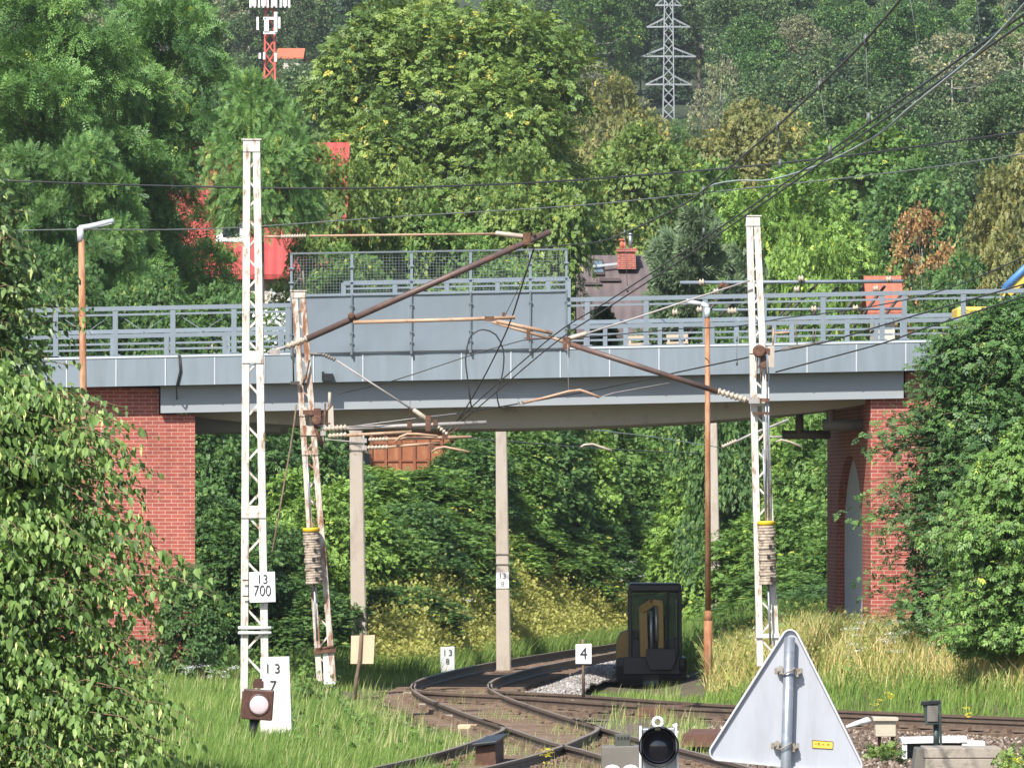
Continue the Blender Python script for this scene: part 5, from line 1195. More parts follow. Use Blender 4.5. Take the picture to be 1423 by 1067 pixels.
LM = dict(
 robinia=leafmat('robinia_leaves', [(0, (.030, .068, .022)), (.45, (.072, .140, .038)), (.84, (.125, .215, .060)), (1, (.30, .34, .06))]),
 maple=leafmat('maple_leaves', [(0, (.034, .062, .018)), (.45, (.085, .135, .032)), (.84, (.150, .200, .048)), (1, (.26, .235, .045))]),
 olive=leafmat('olive_leaves', [(0, (.050, .060, .022)), (.45, (.110, .120, .040)), (.84, (.180, .170, .058)), (1, (.32, .24, .05))]),
 green=leafmat('mid_green_leaves', [(0, (.030, .066, .018)), (.45, (.070, .130, .030)), (.84, (.115, .190, .045)), (1, (.28, .28, .05))]),
 bright=leafmat('bright_green_leaves', [(0, (.048, .092, .020)), (.45, (.105, .180, .036)), (.84, (.165, .255, .056)), (1, (.30, .36, .06))]),
 rbush=leafmat('shrub_green_leaves', [(0, (.036, .075, .018)), (.45, (.080, .145, .034)), (.84, (.135, .215, .05)), (1, (.3, .34, .06))]),
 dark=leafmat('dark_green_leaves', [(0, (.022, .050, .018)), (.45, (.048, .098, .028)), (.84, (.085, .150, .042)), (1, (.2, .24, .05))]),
 pine=leafmat('pine_needles', [(0, (.038, .068, .036)), (.45, (.080, .120, .062)), (.84, (.130, .175, .095)), (1, (.22, .21, .1))], .15),
 brown=leafmat('dry_brown_leaves', [(0, (.10, .055, .025)), (.45, (.19, .11, .045)), (.84, (.27, .17, .075)), (1, (.14, .18, .05))]),
 hill=leafmat('hazed_hillside_leaves', [(0, (.026, .048, .022)), (.45, (.055, .090, .036)), (.84, (.095, .140, .055)), (1, (.2, .2, .07))]),  # darker, bluer leaves: distance haze put into the colour
 hill_pale=leafmat('pale_hillside_leaves', [(0, (.075, .085, .05)), (.45, (.125, .135, .075)), (.84, (.17, .18, .1)), (1, (.24, .22, .1))]),
 spruce=leafmat('spruce_needles', [(0, (.018, .034, .020)), (.45, (.038, .062, .036)), (.84, (.065, .095, .055)), (1, (.1, .12, .06))], .1),
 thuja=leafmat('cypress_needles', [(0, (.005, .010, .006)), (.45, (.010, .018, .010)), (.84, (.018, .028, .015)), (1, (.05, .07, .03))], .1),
 near=leafmat('near_shrub_leaves', [(0, (.034, .066, .018)), (.45, (.088, .150, .036)), (.84, (.165, .235, .070)), (1, (.40, .44, .17))], .32, .5, .3),
 near2=leafmat('dull_shrub_leaves', [(0, (.032, .060, .020)), (.45, (.082, .132, .042)), (.84, (.150, .205, .075)), (1, (.30, .34, .12))], .35, .38, .4),
 white=leafmat('white_petals', [(0, (.5, .5, .42)), (.5, (.66, .66, .6)), (1, (.8, .8, .76))], .2),
)
def far_lobes(seed, H0, r, n, zc0, zc1, lr):
    rg = random.Random(seed); out = [(0, 0, H0 * .62, r * .75, r * .75, H0 * .36)]
    for i in range(n):
        a = 6.28 * (i + rg.random() * .6) / n; z = H0 * rg.uniform(zc0, zc1); q_ = r * rg.uniform(.45, .72) * (1 - .5 * max(0, z / H0 - .7) / .3); l_ = lr * rg.uniform(.75, 1.25)
        out.append((q_ * math.cos(a), q_ * math.sin(a), z, l_, l_, l_ * rg.uniform(.7, 1.0)))
    return out
def layered_lobes(seed, H0, r, n, lr):    # flat, separate branch layers round a thin core
    rg = random.Random(seed); out = [(0, 0, H0 * .6, r * .38, r * .38, H0 * .33)]
    for i in range(n):
        a = 2.4 * i + rg.uniform(-.3, .3); t = .28 + .66 * i / (n - 1); z = H0 * t; q_ = r * (1.02 - .62 * max(0, t - .55) / .4) * rg.uniform(.62, .9); l_ = lr * rg.uniform(.8, 1.25)
        out.append((q_ * math.cos(a), q_ * math.sin(a), z, l_, l_, l_ * .5))
    out.append((0, 0, H0 * .95, lr, lr, lr * .6)); return out
PROTO = {}
def proto(key, H0, lobes, r0, bark, seed, **kw):
    (V, T, A), Cc = crown(seed, lobes, **kw)
    s_ = H0 / V[:, 2].max()
    PROTO[key] = (np_mesh(key + '_crown', V, T, None, A), trunk_mesh(key + '_trunk', H0, r0, Cc, seed, bark), V[:, 2].max())
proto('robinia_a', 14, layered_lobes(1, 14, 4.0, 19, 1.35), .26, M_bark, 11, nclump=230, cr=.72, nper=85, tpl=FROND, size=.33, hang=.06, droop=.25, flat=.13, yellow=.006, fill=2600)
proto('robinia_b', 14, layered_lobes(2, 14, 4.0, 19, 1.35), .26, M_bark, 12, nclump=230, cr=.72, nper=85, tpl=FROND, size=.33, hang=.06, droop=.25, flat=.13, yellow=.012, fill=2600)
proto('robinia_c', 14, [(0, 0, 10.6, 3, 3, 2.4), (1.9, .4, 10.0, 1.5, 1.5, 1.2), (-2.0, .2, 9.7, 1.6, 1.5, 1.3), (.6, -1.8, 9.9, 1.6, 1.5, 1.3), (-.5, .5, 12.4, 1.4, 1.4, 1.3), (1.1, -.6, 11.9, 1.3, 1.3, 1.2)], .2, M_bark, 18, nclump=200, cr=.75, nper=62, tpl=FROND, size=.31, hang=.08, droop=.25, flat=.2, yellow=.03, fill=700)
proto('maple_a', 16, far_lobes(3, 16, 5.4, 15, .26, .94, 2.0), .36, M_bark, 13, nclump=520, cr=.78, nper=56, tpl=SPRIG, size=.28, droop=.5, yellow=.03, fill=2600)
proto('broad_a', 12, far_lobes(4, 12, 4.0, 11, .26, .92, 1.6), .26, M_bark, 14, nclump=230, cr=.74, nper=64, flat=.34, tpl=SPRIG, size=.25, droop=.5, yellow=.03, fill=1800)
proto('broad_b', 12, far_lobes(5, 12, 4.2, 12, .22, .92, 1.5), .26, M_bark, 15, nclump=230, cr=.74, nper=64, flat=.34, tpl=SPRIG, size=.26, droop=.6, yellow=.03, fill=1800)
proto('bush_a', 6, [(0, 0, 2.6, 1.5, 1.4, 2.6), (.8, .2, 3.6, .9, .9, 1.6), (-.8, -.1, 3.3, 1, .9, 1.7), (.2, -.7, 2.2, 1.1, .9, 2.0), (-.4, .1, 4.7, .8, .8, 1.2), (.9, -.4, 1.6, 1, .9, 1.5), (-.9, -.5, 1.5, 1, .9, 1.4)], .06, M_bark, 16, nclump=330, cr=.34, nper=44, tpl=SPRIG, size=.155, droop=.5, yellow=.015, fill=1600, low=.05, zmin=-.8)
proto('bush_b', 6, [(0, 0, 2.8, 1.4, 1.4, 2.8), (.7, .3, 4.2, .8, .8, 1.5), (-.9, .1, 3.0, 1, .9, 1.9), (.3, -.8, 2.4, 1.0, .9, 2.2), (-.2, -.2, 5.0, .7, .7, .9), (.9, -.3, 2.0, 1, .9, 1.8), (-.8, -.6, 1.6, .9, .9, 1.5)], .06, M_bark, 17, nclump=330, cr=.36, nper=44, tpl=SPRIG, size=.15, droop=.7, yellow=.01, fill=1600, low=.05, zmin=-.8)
# conifers
def conifer(seed, H0, r, layers, nper, tpl, size, power=.9, droop=.25, t0=.06):
    rg = np.random.default_rng(seed); P, Y, N, S, A = [], [], [], [], []; tips = []
    for k in range(layers):
        t = t0 + (1 - t0) * (k / layers) ** .95; z = H0 * t; Rr = r * (1 - t) ** power + .12; nb = max(4, int(7 * (1 - t) + 4))
        for b in range(nb):
            a = rg.uniform(0, 6.28); L = Rr * rg.uniform(.7, 1.12); m = max(6, int(nper * L / r)); u = rg.random(m) ** .6
            d_ = np.array([math.cos(a), math.sin(a), 0]); sd = np.array([-d_[1], d_[0], 0]); wv = rg.normal(0, .16, m) * L * (1.1 - u * .6)
            p = d_ * (u * L)[:, None] + sd * wv[:, None] + UP * (z + .12 * L * u - droop * L * u ** 2 + rg.normal(0, .05, m) * L)[:, None]
            P.append(p); Y.append(nrm(d_ + sd * (wv / max(L, .1))[:, None] * 2 + rg.normal(0, .3, (m, 3)) + UP * .15)); N.append(nrm(UP + rg.normal(0, .4, (m, 3)))); S.append(size * rg.uniform(.7, 1.2, m)); A.append(np.clip(.45 + rg.normal(0, .16) + rg.normal(0, .1, m), 0, .84)); tips.append(p[np.argmax(u)])
    return foliage(tpl, np.concatenate(P), np.concatenate(Y), np.concatenate(N), np.concatenate(S), np.concatenate(A), rg), tips
def proto_con(key, H0, bark, r0, *a, **k):
    (V, T, A), tips = conifer(*a, **k); PROTO[key] = (np_mesh(key + '_crown', V, T, None, A), trunk_mesh(key + '_trunk', H0, r0, tips, 3, bark, n=18), V[:, 2].max())
proto_con('pine', 9, M_bark, .18, 21, 9, 3.0, 24, 300, TUFT, .42, power=.6, droop=-.25)
proto_con('spruce_a', 18, M_bark, .25, 22, 18, 3.2, 26, 60, CLUMP, .75)
proto_con('spruce_b', 18, M_bark, .25, 23, 18, 2.7, 24, 60, CLUMP, .75)
proto_con('thuja', 3, M_bark, .05, 24, 3, .62, 36, 130, TUFT, .17, power=.5, droop=-.5, t0=.02)
proto('far_a', 15, far_lobes(6, 15, 4.0, 9, .25, .92, 1.7), .25, M_bark_pale, 31, nclump=190, cr=.8, nper=20, tpl=CLUMP, size=.45, yellow=.01, fill=500)
proto('far_b', 15, far_lobes(7, 15, 4.4, 10, .25, .92, 1.7), .25, M_bark, 32, nclump=200, cr=.8, nper=20, tpl=CLUMP, size=.45, yellow=.01, fill=500)
proto('far_c', 15, far_lobes(8, 15, 3.4, 8, .3, .94, 1.4), .25, M_bark, 33, nclump=170, cr=.75, nper=20, tpl=CLUMP, size=.43, yellow=.01, fill=400)
proto('sparse', 14, far_lobes(9, 14, 3.2, 10, .3, .95, 1.2), .2, M_bark_pale, 34, nclump=110, cr=.6, nper=9, tpl=CLUMP, size=.42, yellow=.05)
MESHES = {}
def variant(key, mk):
    k = (key, mk)
    if k not in MESHES:
        me = PROTO[key][0].copy(); me.materials.append(LM[mk]); MESHES[k] = me
    return MESHES[k]
def plant(name, key, mk, px, py_top, d, width_px=None, label=None, cat='tree', group=None, rot=None, zb=None, w0=None):
    x = X(px, d); z0 = (gs(x, d) - .15) if zb is None else zb
    me = variant(key, mk); tm = PROTO[key][1]; H0 = PROTO[key][2]
    sz = (W(px, py_top, d).z - z0) / H0
    sxy = sz if width_px is None else width_px * d / F / w0 if w0 else sz
    t = thing(name, label, cat, (x, d, z0), group, rotz=rng.uniform(0, 6.28) if rot is None else rot)
    t.scale = (sxy, sxy, sz)
    for nm, m_ in (('trunk', tm), ('crown', me)):
        o = bpy.data.objects.new(nm, m_); C.objects.link(o); o.parent = t
    return t
rng = random.Random(77)
# tall trees behind the bridge
G = 'tall trees behind the bridge'
WR, WM, WB = 8.6, 11.0, 8.2
for (key, mk, px, py, d, wp, w0, lb) in (
    ('robinia_a', 'robinia', 60, -70, 186, 400, WR, 'tall feathery green tree at the left edge, above the dull shrub'),
    ('robinia_b', 'robinia', 215, -45, 193, 300, WR, 'tall feathery green tree in front of the red roof, behind the tall mast'),
    ('robinia_c', 'robinia', 366, 90, 184, 165, 6.8, 'lower feathery tree with its top under the telecom mast'),
    ('robinia_b', 'robinia', 130, 175, 176, 190, WR, 'feathery tree behind the left lamp head'),
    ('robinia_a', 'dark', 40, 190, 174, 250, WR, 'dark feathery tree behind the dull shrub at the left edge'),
    ('broad_b', 'dark', 20, 30, 222, 250, WB, 'tree added dark for the shaded gaps of the tall feathery tree at the left edge'),  # this and the next two: dark leaves stand in for shaded crown voids
    ('broad_a', 'dark', 150, 20, 226, 230, WB, 'tree added dark for the shaded voids between the two tall feathery trees'),
    ('broad_b', 'dark', 275, 60, 222, 190, WB, 'tree added dark for the shaded voids behind the feathery tree next to the telecom mast'),
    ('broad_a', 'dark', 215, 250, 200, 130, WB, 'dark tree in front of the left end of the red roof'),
    ('maple_a', 'maple', 622, -42, 240, 450, WM, 'very large maple with yellowing leaves in the middle of the view'),
    ('broad_a', 'maple', 548, 215, 200, 170, WB, 'yellow green tree in front of the right end of the red roof'),
    ('broad_b', 'maple', 730, 190, 214, 210, WB, 'broad tree below the right side of the large maple'),
    ('broad_a', 'green', 610, 275, 200, 220, WB, 'low leafy tree directly above the safety screen'),
    ('broad_b', 'olive', 850, 92, 330, 150, WB, 'olive brown tree left of the power pylon'),
    ('broad_a', 'maple', 880, 165, 262, 200, WB, 'tree with yellow green crown below the power pylon'),
    ('broad_b', 'green', 770, 250, 246, 190, WB, 'green tree above the dark tiled roof'),
    ('broad_b', 'olive', 1050, 128, 300, 190, WB, 'yellowish tree right of the pylon below the bare birch'),
    ('broad_a', 'green', 960, 190, 270, 170, WB, 'green tree directly below the pylon foot at its right'),
    ('broad_a', 'green', 1195, 160, 290, 260, WB, 'wide dark green tree under the sweeping wires'),
    ('broad_b', 'dark', 1270, 215, 262, 190, WB, 'dark tree between the bright tree and the right edge'),
    ('broad_b', 'bright', 1085, 222, 222, 265, WB, 'bright yellow green tree behind the top of the right mast'),
    ('broad_a', 'bright', 1128, 290, 212, 140, WB, 'smaller bright green tree right of the right mast'),
    ('broad_a', 'olive', 1415, 180, 232, 190, WB, 'olive tree with greyish leaves at the right edge'),
    ('broad_b', 'olive', 1390, 300, 222, 170, WB, 'lower olive tree at the right edge above the yellow machine'),
    ('broad_b', 'dark', 1330, 340, 205, 180, WB, 'dark bushy tree above the right end of the railing'),
    ('broad_a', 'green', 1215, 330, 232, 140, WB, 'green tree behind the small orange roof'),
    ('broad_a', 'green', 400, 420, 178, 150, WB, 'low bushy tree behind the left end of the safety screen'),
    ('broad_b', 'dark', 310, 385, 174, 170, WB, 'dark low tree behind the left railing'),
    ('broad_a', 'dark', 200, 365, 170, 150, WB, 'dark low tree behind the left lamp post'),
    ('broad_b', 'dark', 90, 330, 168, 170, WB, 'dark low tree left of the left lamp post'),
    ('broad_a', 'dark', 1000, 420, 182, 140, WB, 'dark low tree behind the cross arms'),
    ('broad_b', 'green', 1130, 400, 190, 160, WB, 'low green tree behind the right railing posts'),
    ('broad_a', 'green', 700, 330, 193, 170, WB, 'green tree behind the right half of the wire mesh'),
    ('broad_a', 'maple', 458, 186, 197, 150, 7.4, 'slim yellow green tree in front of the red roof above the screen corner'),
    ('broad_b', 'green', 480, 330, 190, 160, WB, 'green tree behind the left half of the wire mesh')):
    plant('leafy_tree', key, mk, px, py, d, wp, lb, 'tree', G, w0=w0)
plant('pine_tree', 'pine', 'pine', 962, 278, 214, 250, 'grey green pine left of the top of the right mast', 'tree', G, w0=6.0)
plant('pine_tree', 'pine', 'pine', 1035, 325, 216, 180, 'smaller grey green pine behind the right mast', 'tree', G, w0=6.0)
plant('dry_tree', 'sparse', 'brown', 1282, 276, 226, 175, 'half dead tree with brown leaves above the orange roof', 'tree', G, w0=7.5)
plant('cypress_tree', 'thuja', 'thuja', 838, 420, 146, 34, 'small dark cypress behind the railing in front of the dark roof', 'tree', None, zb=W(838, 490, 146).z, w0=1.25)
plant('flowering_shrub', 'bush_a', 'green', 385, 420, 150, 60, 'shrub with white blossoms behind the left railing', 'shrub', None, zb=W(385, 520, 150).z, w0=3.6)
rg = np.random.default_rng(8); n = 190; p = np.stack([X(383, 149) + rg.normal(0, .22, n), 149 + rg.normal(0, .1, n), W(383, 455, 149).z + rg.normal(0, .35, n)], -1)
V, T, A = foliage(SPRIG, p, rdir(rg, n), rdir(rg, n), np.full(n, .09), rg.random(n), rg); o = link_mesh('white_blossom', np_mesh('white_blossom', V, T, LM['white'], A), None, None); o['kind'] = 'stuff'
plant('dense_bush', 'bush_b', 'dark', 262, 775, 131, 105, 'dark bush at the foot of the left brick abutment', 'bush', None, w0=3.9)
# bushes on the embankment beyond the bridge
G = 'bushes on the embankment under the bridge'
back = [(292, 158, 560), (345, 160, 575), (400, 163, 570), (452, 166, 590), (505, 170, 640), (560, 172, 648), (612, 173, 646), (655, 180, 585), (705, 186, 575), (755, 191, 565), (808, 196, 570), (862, 201, 560), (915, 206, 565), (965, 210, 555), (1012, 186, 560), (1062, 184, 555), (1108, 182, 560), (1150, 180, 560), (1195, 178, 590)]
front = [(268, 152, 660), (318, 152, 690), (372, 154, 720), (425, 156, 640), (475, 160, 660), (520, 161, 700), (575, 164, 690), (622, 168, 700), (900, 200, 690), (1065, 170, 700), (1115, 167, 690), (1160, 165, 720), (550, 158, 810), (430, 152, 800), (640, 173, 745), (690, 180, 735), (735, 184, 725), (780, 188, 715), (825, 193, 715), (875, 198, 710), (600, 169, 740), (660, 182, 640), (710, 188, 640), (760, 193, 630), (820, 199, 640), (560, 167, 720), (930, 203, 640), (975, 186, 640), (1090, 158, 790), (1060, 160, 810), (1145, 156, 810), (1065, 170, 690)]
mks = ['green', 'dark', 'green', 'dark', 'bright', 'green']
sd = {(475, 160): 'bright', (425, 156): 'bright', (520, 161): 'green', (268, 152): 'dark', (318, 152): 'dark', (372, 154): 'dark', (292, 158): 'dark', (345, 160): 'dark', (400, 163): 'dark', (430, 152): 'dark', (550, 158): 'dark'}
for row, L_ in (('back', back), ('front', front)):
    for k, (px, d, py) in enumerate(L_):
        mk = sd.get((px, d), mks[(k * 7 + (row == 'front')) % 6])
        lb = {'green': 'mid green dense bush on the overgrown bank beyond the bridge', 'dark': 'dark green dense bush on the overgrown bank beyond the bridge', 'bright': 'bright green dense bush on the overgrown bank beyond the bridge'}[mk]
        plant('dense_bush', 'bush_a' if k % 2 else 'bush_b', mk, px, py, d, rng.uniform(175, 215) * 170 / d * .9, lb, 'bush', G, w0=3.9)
# wooded hillside
G = 'trees on the far wooded hillside'; cnt = 0
HL = {'far_a': 'round leafy tree on the far wooded hillside', 'far_b': 'round leafy tree on the far wooded hillside', 'far_c': 'round leafy tree on the far wooded hillside', 'spruce_a': 'dark narrow spruce on the far wooded hillside', 'spruce_b': 'dark narrow spruce on the far wooded hillside', 'sparse': 'thin pale tree on the far wooded hillside'}
d = 330.0
while d < 980:
    step = 5.6 if d < 700 else 6.6
    for i in range(int(.17 * d / step) + 1):
        x = -.085 * d + i * step + rng.uniform(-1.8, 1.8); px = x * F / d + 711
        if not (330 < px < 500 or 770 < px < 1500 or (px < 330 and d > 480 and rng.random() < .4)): continue
        dd = d + rng.uniform(-9, 9); z = gs(x, dd)
        if d < 440 and px > 500 and rng.random() < .5: continue
        con = rng.random() < np.interp(dd, [350, 550, 800], [.06, .22, .42])
        key = rng.choice(('spruce_a', 'spruce_b')) if con else ('sparse' if rng.random() < .10 else rng.choice(('far_a', 'far_b', 'far_c')))
        mk = 'spruce' if con else ('hill_pale' if key == 'sparse' else rng.choice(('hill', 'hill', 'hill', 'dark', 'green', 'hill_pale' if rng.random() < .4 else 'hill')))
        
        hgt = rng.uniform(12, 17.5) * (1.12 if con else 1); top = HY - (z + hgt - H) * F / dd
        if top > 330 or top < -330: continue
        if (abs(px - 929) < 24 + 4.4 * F / dd and dd < 612 and top < 158) or (abs(px - 388) < 42 + 2.5 * F / dd and dd < 562 and top < 92): continue
        plant('hillside_tree', key, mk, px, top, dd, None, HL[key], 'tree', G); cnt += 1
    d += 24
print('hillside trees', cnt)
for px, py, d, lb in ((890, 62, 645, 'tall leafy tree behind the pylon at its left'), (962, 66, 655, 'tall leafy tree behind the pylon at its right'), (926, 88, 668, 'leafy tree directly behind the pylon'), (955, 106, 700, 'low leafy tree behind the pylon at its right'), (980, 112, 715, 'low leafy tree far right behind the pylon'), (905, 110, 705, 'low leafy tree behind the pylon at its left'), (535, -25, 640, 'leafy tree above the top of the large maple at its left'), (590, -35, 660, 'leafy tree above the top of the large maple'), (490, -20, 620, 'leafy tree at the top edge right of the telecom mast'), (868, 84, 640, 'leafy tree between the large maple and the pylon'), (903, 150, 575, 'round leafy tree left of the pylon foot'), (958, 160, 560, 'round leafy tree right of the pylon foot'), (931, 163, 520, 'round leafy tree directly in front of the pylon foot')): plant('hillside_tree', 'far_b', 'green', px, py, d, None, lb, 'tree', G)
plant('hillside_tree', 'far_a', 'hill', 408, 78, 545, None, 'round leafy tree in front of the far house', 'tree', G)
plant('bare_birch', 'sparse', 'hill_pale', 1000, 75, 420, 90, 'half bare pale birch right of the power pylon', 'tree', None, w0=6.0)

# ------------------------------------------------------------------ near shrubs grown from arching twigs
def twig_shrub(name, label, cat, px_axis, d, prof, ntwig, nleaf, tpl, size, mk, seed, hang=.7, arch=.35, tassel=0, inner=3000, zb=None, bark=M_bark, twig_r=.006, ztop=None, yellow=.01, back=.25, rough=.12, flatness=0.0):
    rg = np.random.default_rng(seed); ax = X(px_axis, d); z0 = gs(ax, d) - .1 if zb is None else zb
    zz = np.array([W(0, y, d).z for y, _ in prof][::-1]); rr = np.array([abs(X(p, d) - ax) for _, p in prof][::-1])
    t = thing(name, label, cat, (ax, d, z0)); zlo, zhi = max(zz[0], z0 + .1), zz[-1]
    mb = MB(); mb.tube([(ax, d, z0), (ax + .05, d + .05, z0 + (zhi - z0) * .5), (ax, d, zhi - .1)], [.11, .07, .015], 8); mb.build('trunk', bark, t)
    tw = MB(); P, Y, N, S, A = [], [], [], [], []; TP = []
    for k in range(ntwig):
        ze = zlo + (zhi - zlo) * (rg.random() ** .9); a = rg.uniform(-math.pi, math.pi)
        if math.sin(a) > 0 and rg.random() > back: a = -a
        r1 = np.interp(ze, zz, rr) * rg.uniform(.62, 1.04) * (1 + rough * math.sin(3.1 * a + 1.7 * ze + seed) * math.sin(2.3 * ze - 2 * a)) * (1 if abs(math.cos(a)) > .3 else .8); r0 = r1 * rg.uniform(.15, .45); dz = arch * (r1 - r0)
        d_ = np.array([math.cos(a), math.sin(a) * .8, 0])
        p0 = np.array([ax, d, ze + rg.uniform(-.25, .1) * (1 - flatness) - .12]) + d_ * r0; p2 = np.array([ax, d, ze]) + d_ * r1; p1 = (p0 + p2) / 2 + UP * dz
        m = nleaf; u = np.linspace(.12, 1, m) + rg.normal(0, .015, m); u = np.clip(u, 0, 1)[:, None]
        pts = p0 * (1 - u) ** 2 + 2 * p1 * u * (1 - u) + p2 * u ** 2; tan = nrm(2 * (p1 - p0) * (1 - u) + 2 * (p2 - p1) * u)
        side = nrm(np.cross(tan, UP)) * np.where(np.arange(m) % 2 == 0, 1, -1)[:, None]
        pts = pts + side * rg.uniform(0, .10, (m, 1)) * (1 + size * 4) + rg.normal(0, .03, (m, 3))
        P.append(pts); Y.append(nrm(side * .7 + tan * .45 - UP * hang + rg.normal(0, .3, (m, 3))))
        N.append(nrm(UP * .7 + np.array([-.25, -.55, 0]) + rg.normal(0, .45, (m, 3)))); S.append(size * rg.uniform(.45, 1.3, m)); A.append(np.clip(.38 + rg.normal(0, .15) + rg.normal(0, .15, m), 0, .84))
        if k % 2 == 0: tw.tube([tuple(p0 * (1 - v) ** 2 + 2 * p1 * v * (1 - v) + p2 * v ** 2) for v in (0, .25, .5, .75, 1)], [twig_r * 1.6, twig_r * 1.4, twig_r * 1.2, twig_r, twig_r * .5], 4, False)
        TP.append(pts)
    P, Y, N, S, A = map(np.concatenate, (P, Y, N, S, A)); A[rg.random(len(A)) < yellow] = .95
    parts = [foliage(tpl, P, Y, N, S, A, rg)]
    if tassel:
        q_ = P[rg.choice(len(P), tassel)]; m = len(q_)
        parts.append(foliage(TASSEL, q_, nrm(-UP + rg.normal(0, .18, (m, 3))), rdir(rg, m), .125 * rg.uniform(.7, 1.3, m), np.full(m, 1.0), rg))
    if inner:
        ze = zlo + (zhi - zlo) * rg.random(inner); a = rg.uniform(-math.pi, math.pi, inner); r1 = np.interp(ze, zz, rr) * np.sqrt(rg.random(inner)) * .72
        p = np.stack([ax + r1 * np.cos(a), d + r1 * np.sin(a) * .8, ze], -1)
        parts.append(foliage(tpl, p, nrm(rdir(rg, inner) - UP * .5), nrm(UP + rg.normal(0, .6, (inner, 3))), size * 1.25 * rg.uniform(.8, 1.3, inner), np.clip(.35 + rg.normal(0, .12, inner), 0, .8), rg))
    V, T, A = join(parts); V = V - np.array([ax, d, z0])
    me = np_mesh('foliage', V, T, LM[mk], A); link_mesh('crown', me, None, t)
    tw.build('twig', M_twig, t); return t
twig_shrub('leafy_shrub', 'dull green shrub with seed pods at the left edge in front of the lamp post', 'shrub', -90, 80.0, [(232, 12), (262, 35), (300, 62), (350, 84), (400, 78), (450, 98), (500, 128), (560, 120), (610, 140), (680, 150), (760, 150)], 760, 24, LONG, .095, 'near2', 41, hang=.55, arch=.3, tassel=2600, rough=.3, inner=7000, yellow=.006)
twig_shrub('leafy_shrub', 'large overhanging shrub with heart shaped leaves in the bottom left corner', 'shrub', -70, 73.0, [(500, 20), (540, 95), (580, 140), (620, 168), (660, 205), (700, 232), (740, 250), (800, 262), (850, 275), (900, 280), (960, 272), (1010, 285), (1060, 295), (1110, 300)], 1150, 30, LONG, .092, 'near', 42, hang=1.15, arch=.35, tassel=3200, rough=.26, inner=9000, yellow=.004)
twig_shrub('slender_tree', 'dark leafy tree with layered sprays in front of the right abutment', 'tree', 1420, 126.0, [(418, 1400), (432, 1352), (446, 1318), (462, 1290), (495, 1274), (530, 1260), (560, 1240), (600, 1222), (650, 1226), (690, 1198), (720, 1200), (760, 1204), (800, 1202), (850, 1206), (885, 1218), (905, 1236)], 2300, 16, SPRIG, .155, 'dark', 43, hang=.15, arch=.18, inner=11000, twig_r=.008, flatness=.5, back=.12, rough=.16)
twig_shrub('leafy_shrub', 'bright green rounded shrub at the right edge in front of the slender tree', 'shrub', 1432, 121.0, [(585, 1420), (610, 1390), (640, 1360), (680, 1325), (720, 1300), (760, 1288), (810, 1282), (850, 1282), (880, 1284), (905, 1300)], 1000, 15, SPRIG, .15, 'rbush', 44, hang=.5, arch=.25, inner=5500, twig_r=.008, rough=.2)

# ------------------------------------------------------------------ grass and weeds
def blades(name, x, y, h, wd, tint, seed, mat, lean=.35, zoff=0.0, wind=(.15, 0)):
    rg = np.random.default_rng(seed); n = len(x); z = g(x, y) + zoff
    a = rg.uniform(0, 6.28, n); l_ = h * lean * rg.random(n) ** 1.0; dx, dy = np.cos(a) * l_ + wind[0] * h, np.sin(a) * l_; fa = rg.uniform(0, math.pi, n); wx, wy = np.cos(fa) * wd / 2, np.sin(fa) * wd / 2
    b = np.stack([x, y, z], -1); wv = np.stack([wx, wy, 0 * x], -1)
    m = b + np.stack([dx * .3, dy * .3, h * .55], -1); t = b + np.stack([dx, dy, h * np.sqrt(np.clip(1 - (lean * .5) ** 2, .3, 1))], -1)
    V = np.stack([b - wv, b + wv, m - wv * .75, m + wv * .75, t], 1).reshape(-1, 3)
    T = (np.array([(0, 1, 3), (0, 3, 2), (2, 3, 4)])[None] + (np.arange(n) * 5)[:, None, None]).reshape(-1, 3)
    tt = np.clip(np.repeat(tint, 5), 0, 1)
    o = link_mesh(name, np_mesh(name, V, T, mat, tt), None, None); o['kind'] = 'stuff'; return o
G_green = leafmat('green_grass', [(0, (.080, .135, .030)), (.4, (.150, .225, .055)), (.75, (.24, .29, .095)), (1, (.40, .35, .19))], .4, .5, .2)
G_dry = leafmat('dry_grass', [(0, (.13, .15, .035)), (.4, (.23, .235, .065)), (.75, (.35, .30, .12)), (1, (.50, .41, .22))], .4, .55, .2)
G_weed = leafmat('tall_weeds', [(0, (.05, .10, .022)), (.4, (.095, .16, .038)), (.75, (.17, .22, .06)), (1, (.36, .31, .15))], .35, .5, .2)
def noise2(x, y, s):                     # smooth value noise, about -1..1
    def v(xx, yy):
        i, j = np.floor(xx).astype(np.int64), np.floor(yy).astype(np.int64); fx, fy = xx - i, yy - j; fx, fy = fx * fx * (3 - 2 * fx), fy * fy * (3 - 2 * fy)
        hsh = lambda a, b: ((np.sin(a * 127.1 + b * 311.7) * 43758.5453) % 1.0)
        return (hsh(i, j) * (1 - fx) + hsh(i + 1, j) * fx) * (1 - fy) + (hsh(i, j + 1) * (1 - fx) + hsh(i + 1, j + 1) * fx) * fy
    x, y = np.asarray(x) * s * 2, np.asarray(y) * s * .9
    return (v(x, y) + .6 * v(x * 2.3 + 7, y * 2.3) + .4 * v(x * 5.1, y * 5.1 + 3)) - 1.0
def centre_x(L, y):
    P = sorted([(p.y, p.x) for p in L]); return np.interp(y, [a for a, _ in P], [b for _, b in P])
def off_tracks(x, y, m=1.35):
    ok = np.ones(len(x), bool)
    for L, lo, hi in ((ctr, 70, 230), (trackC, 80, 116)): ok &= (np.abs(x - centre_x(L, y)) > m) | (y < lo) | (y > hi)
    s = ((x - 3.0) * 10 + (y - 122.2) * 5.6) / 11.46; ok &= ~((np.abs(s) < m) & (x > .2))
    return ok
rg = np.random.default_rng(60)
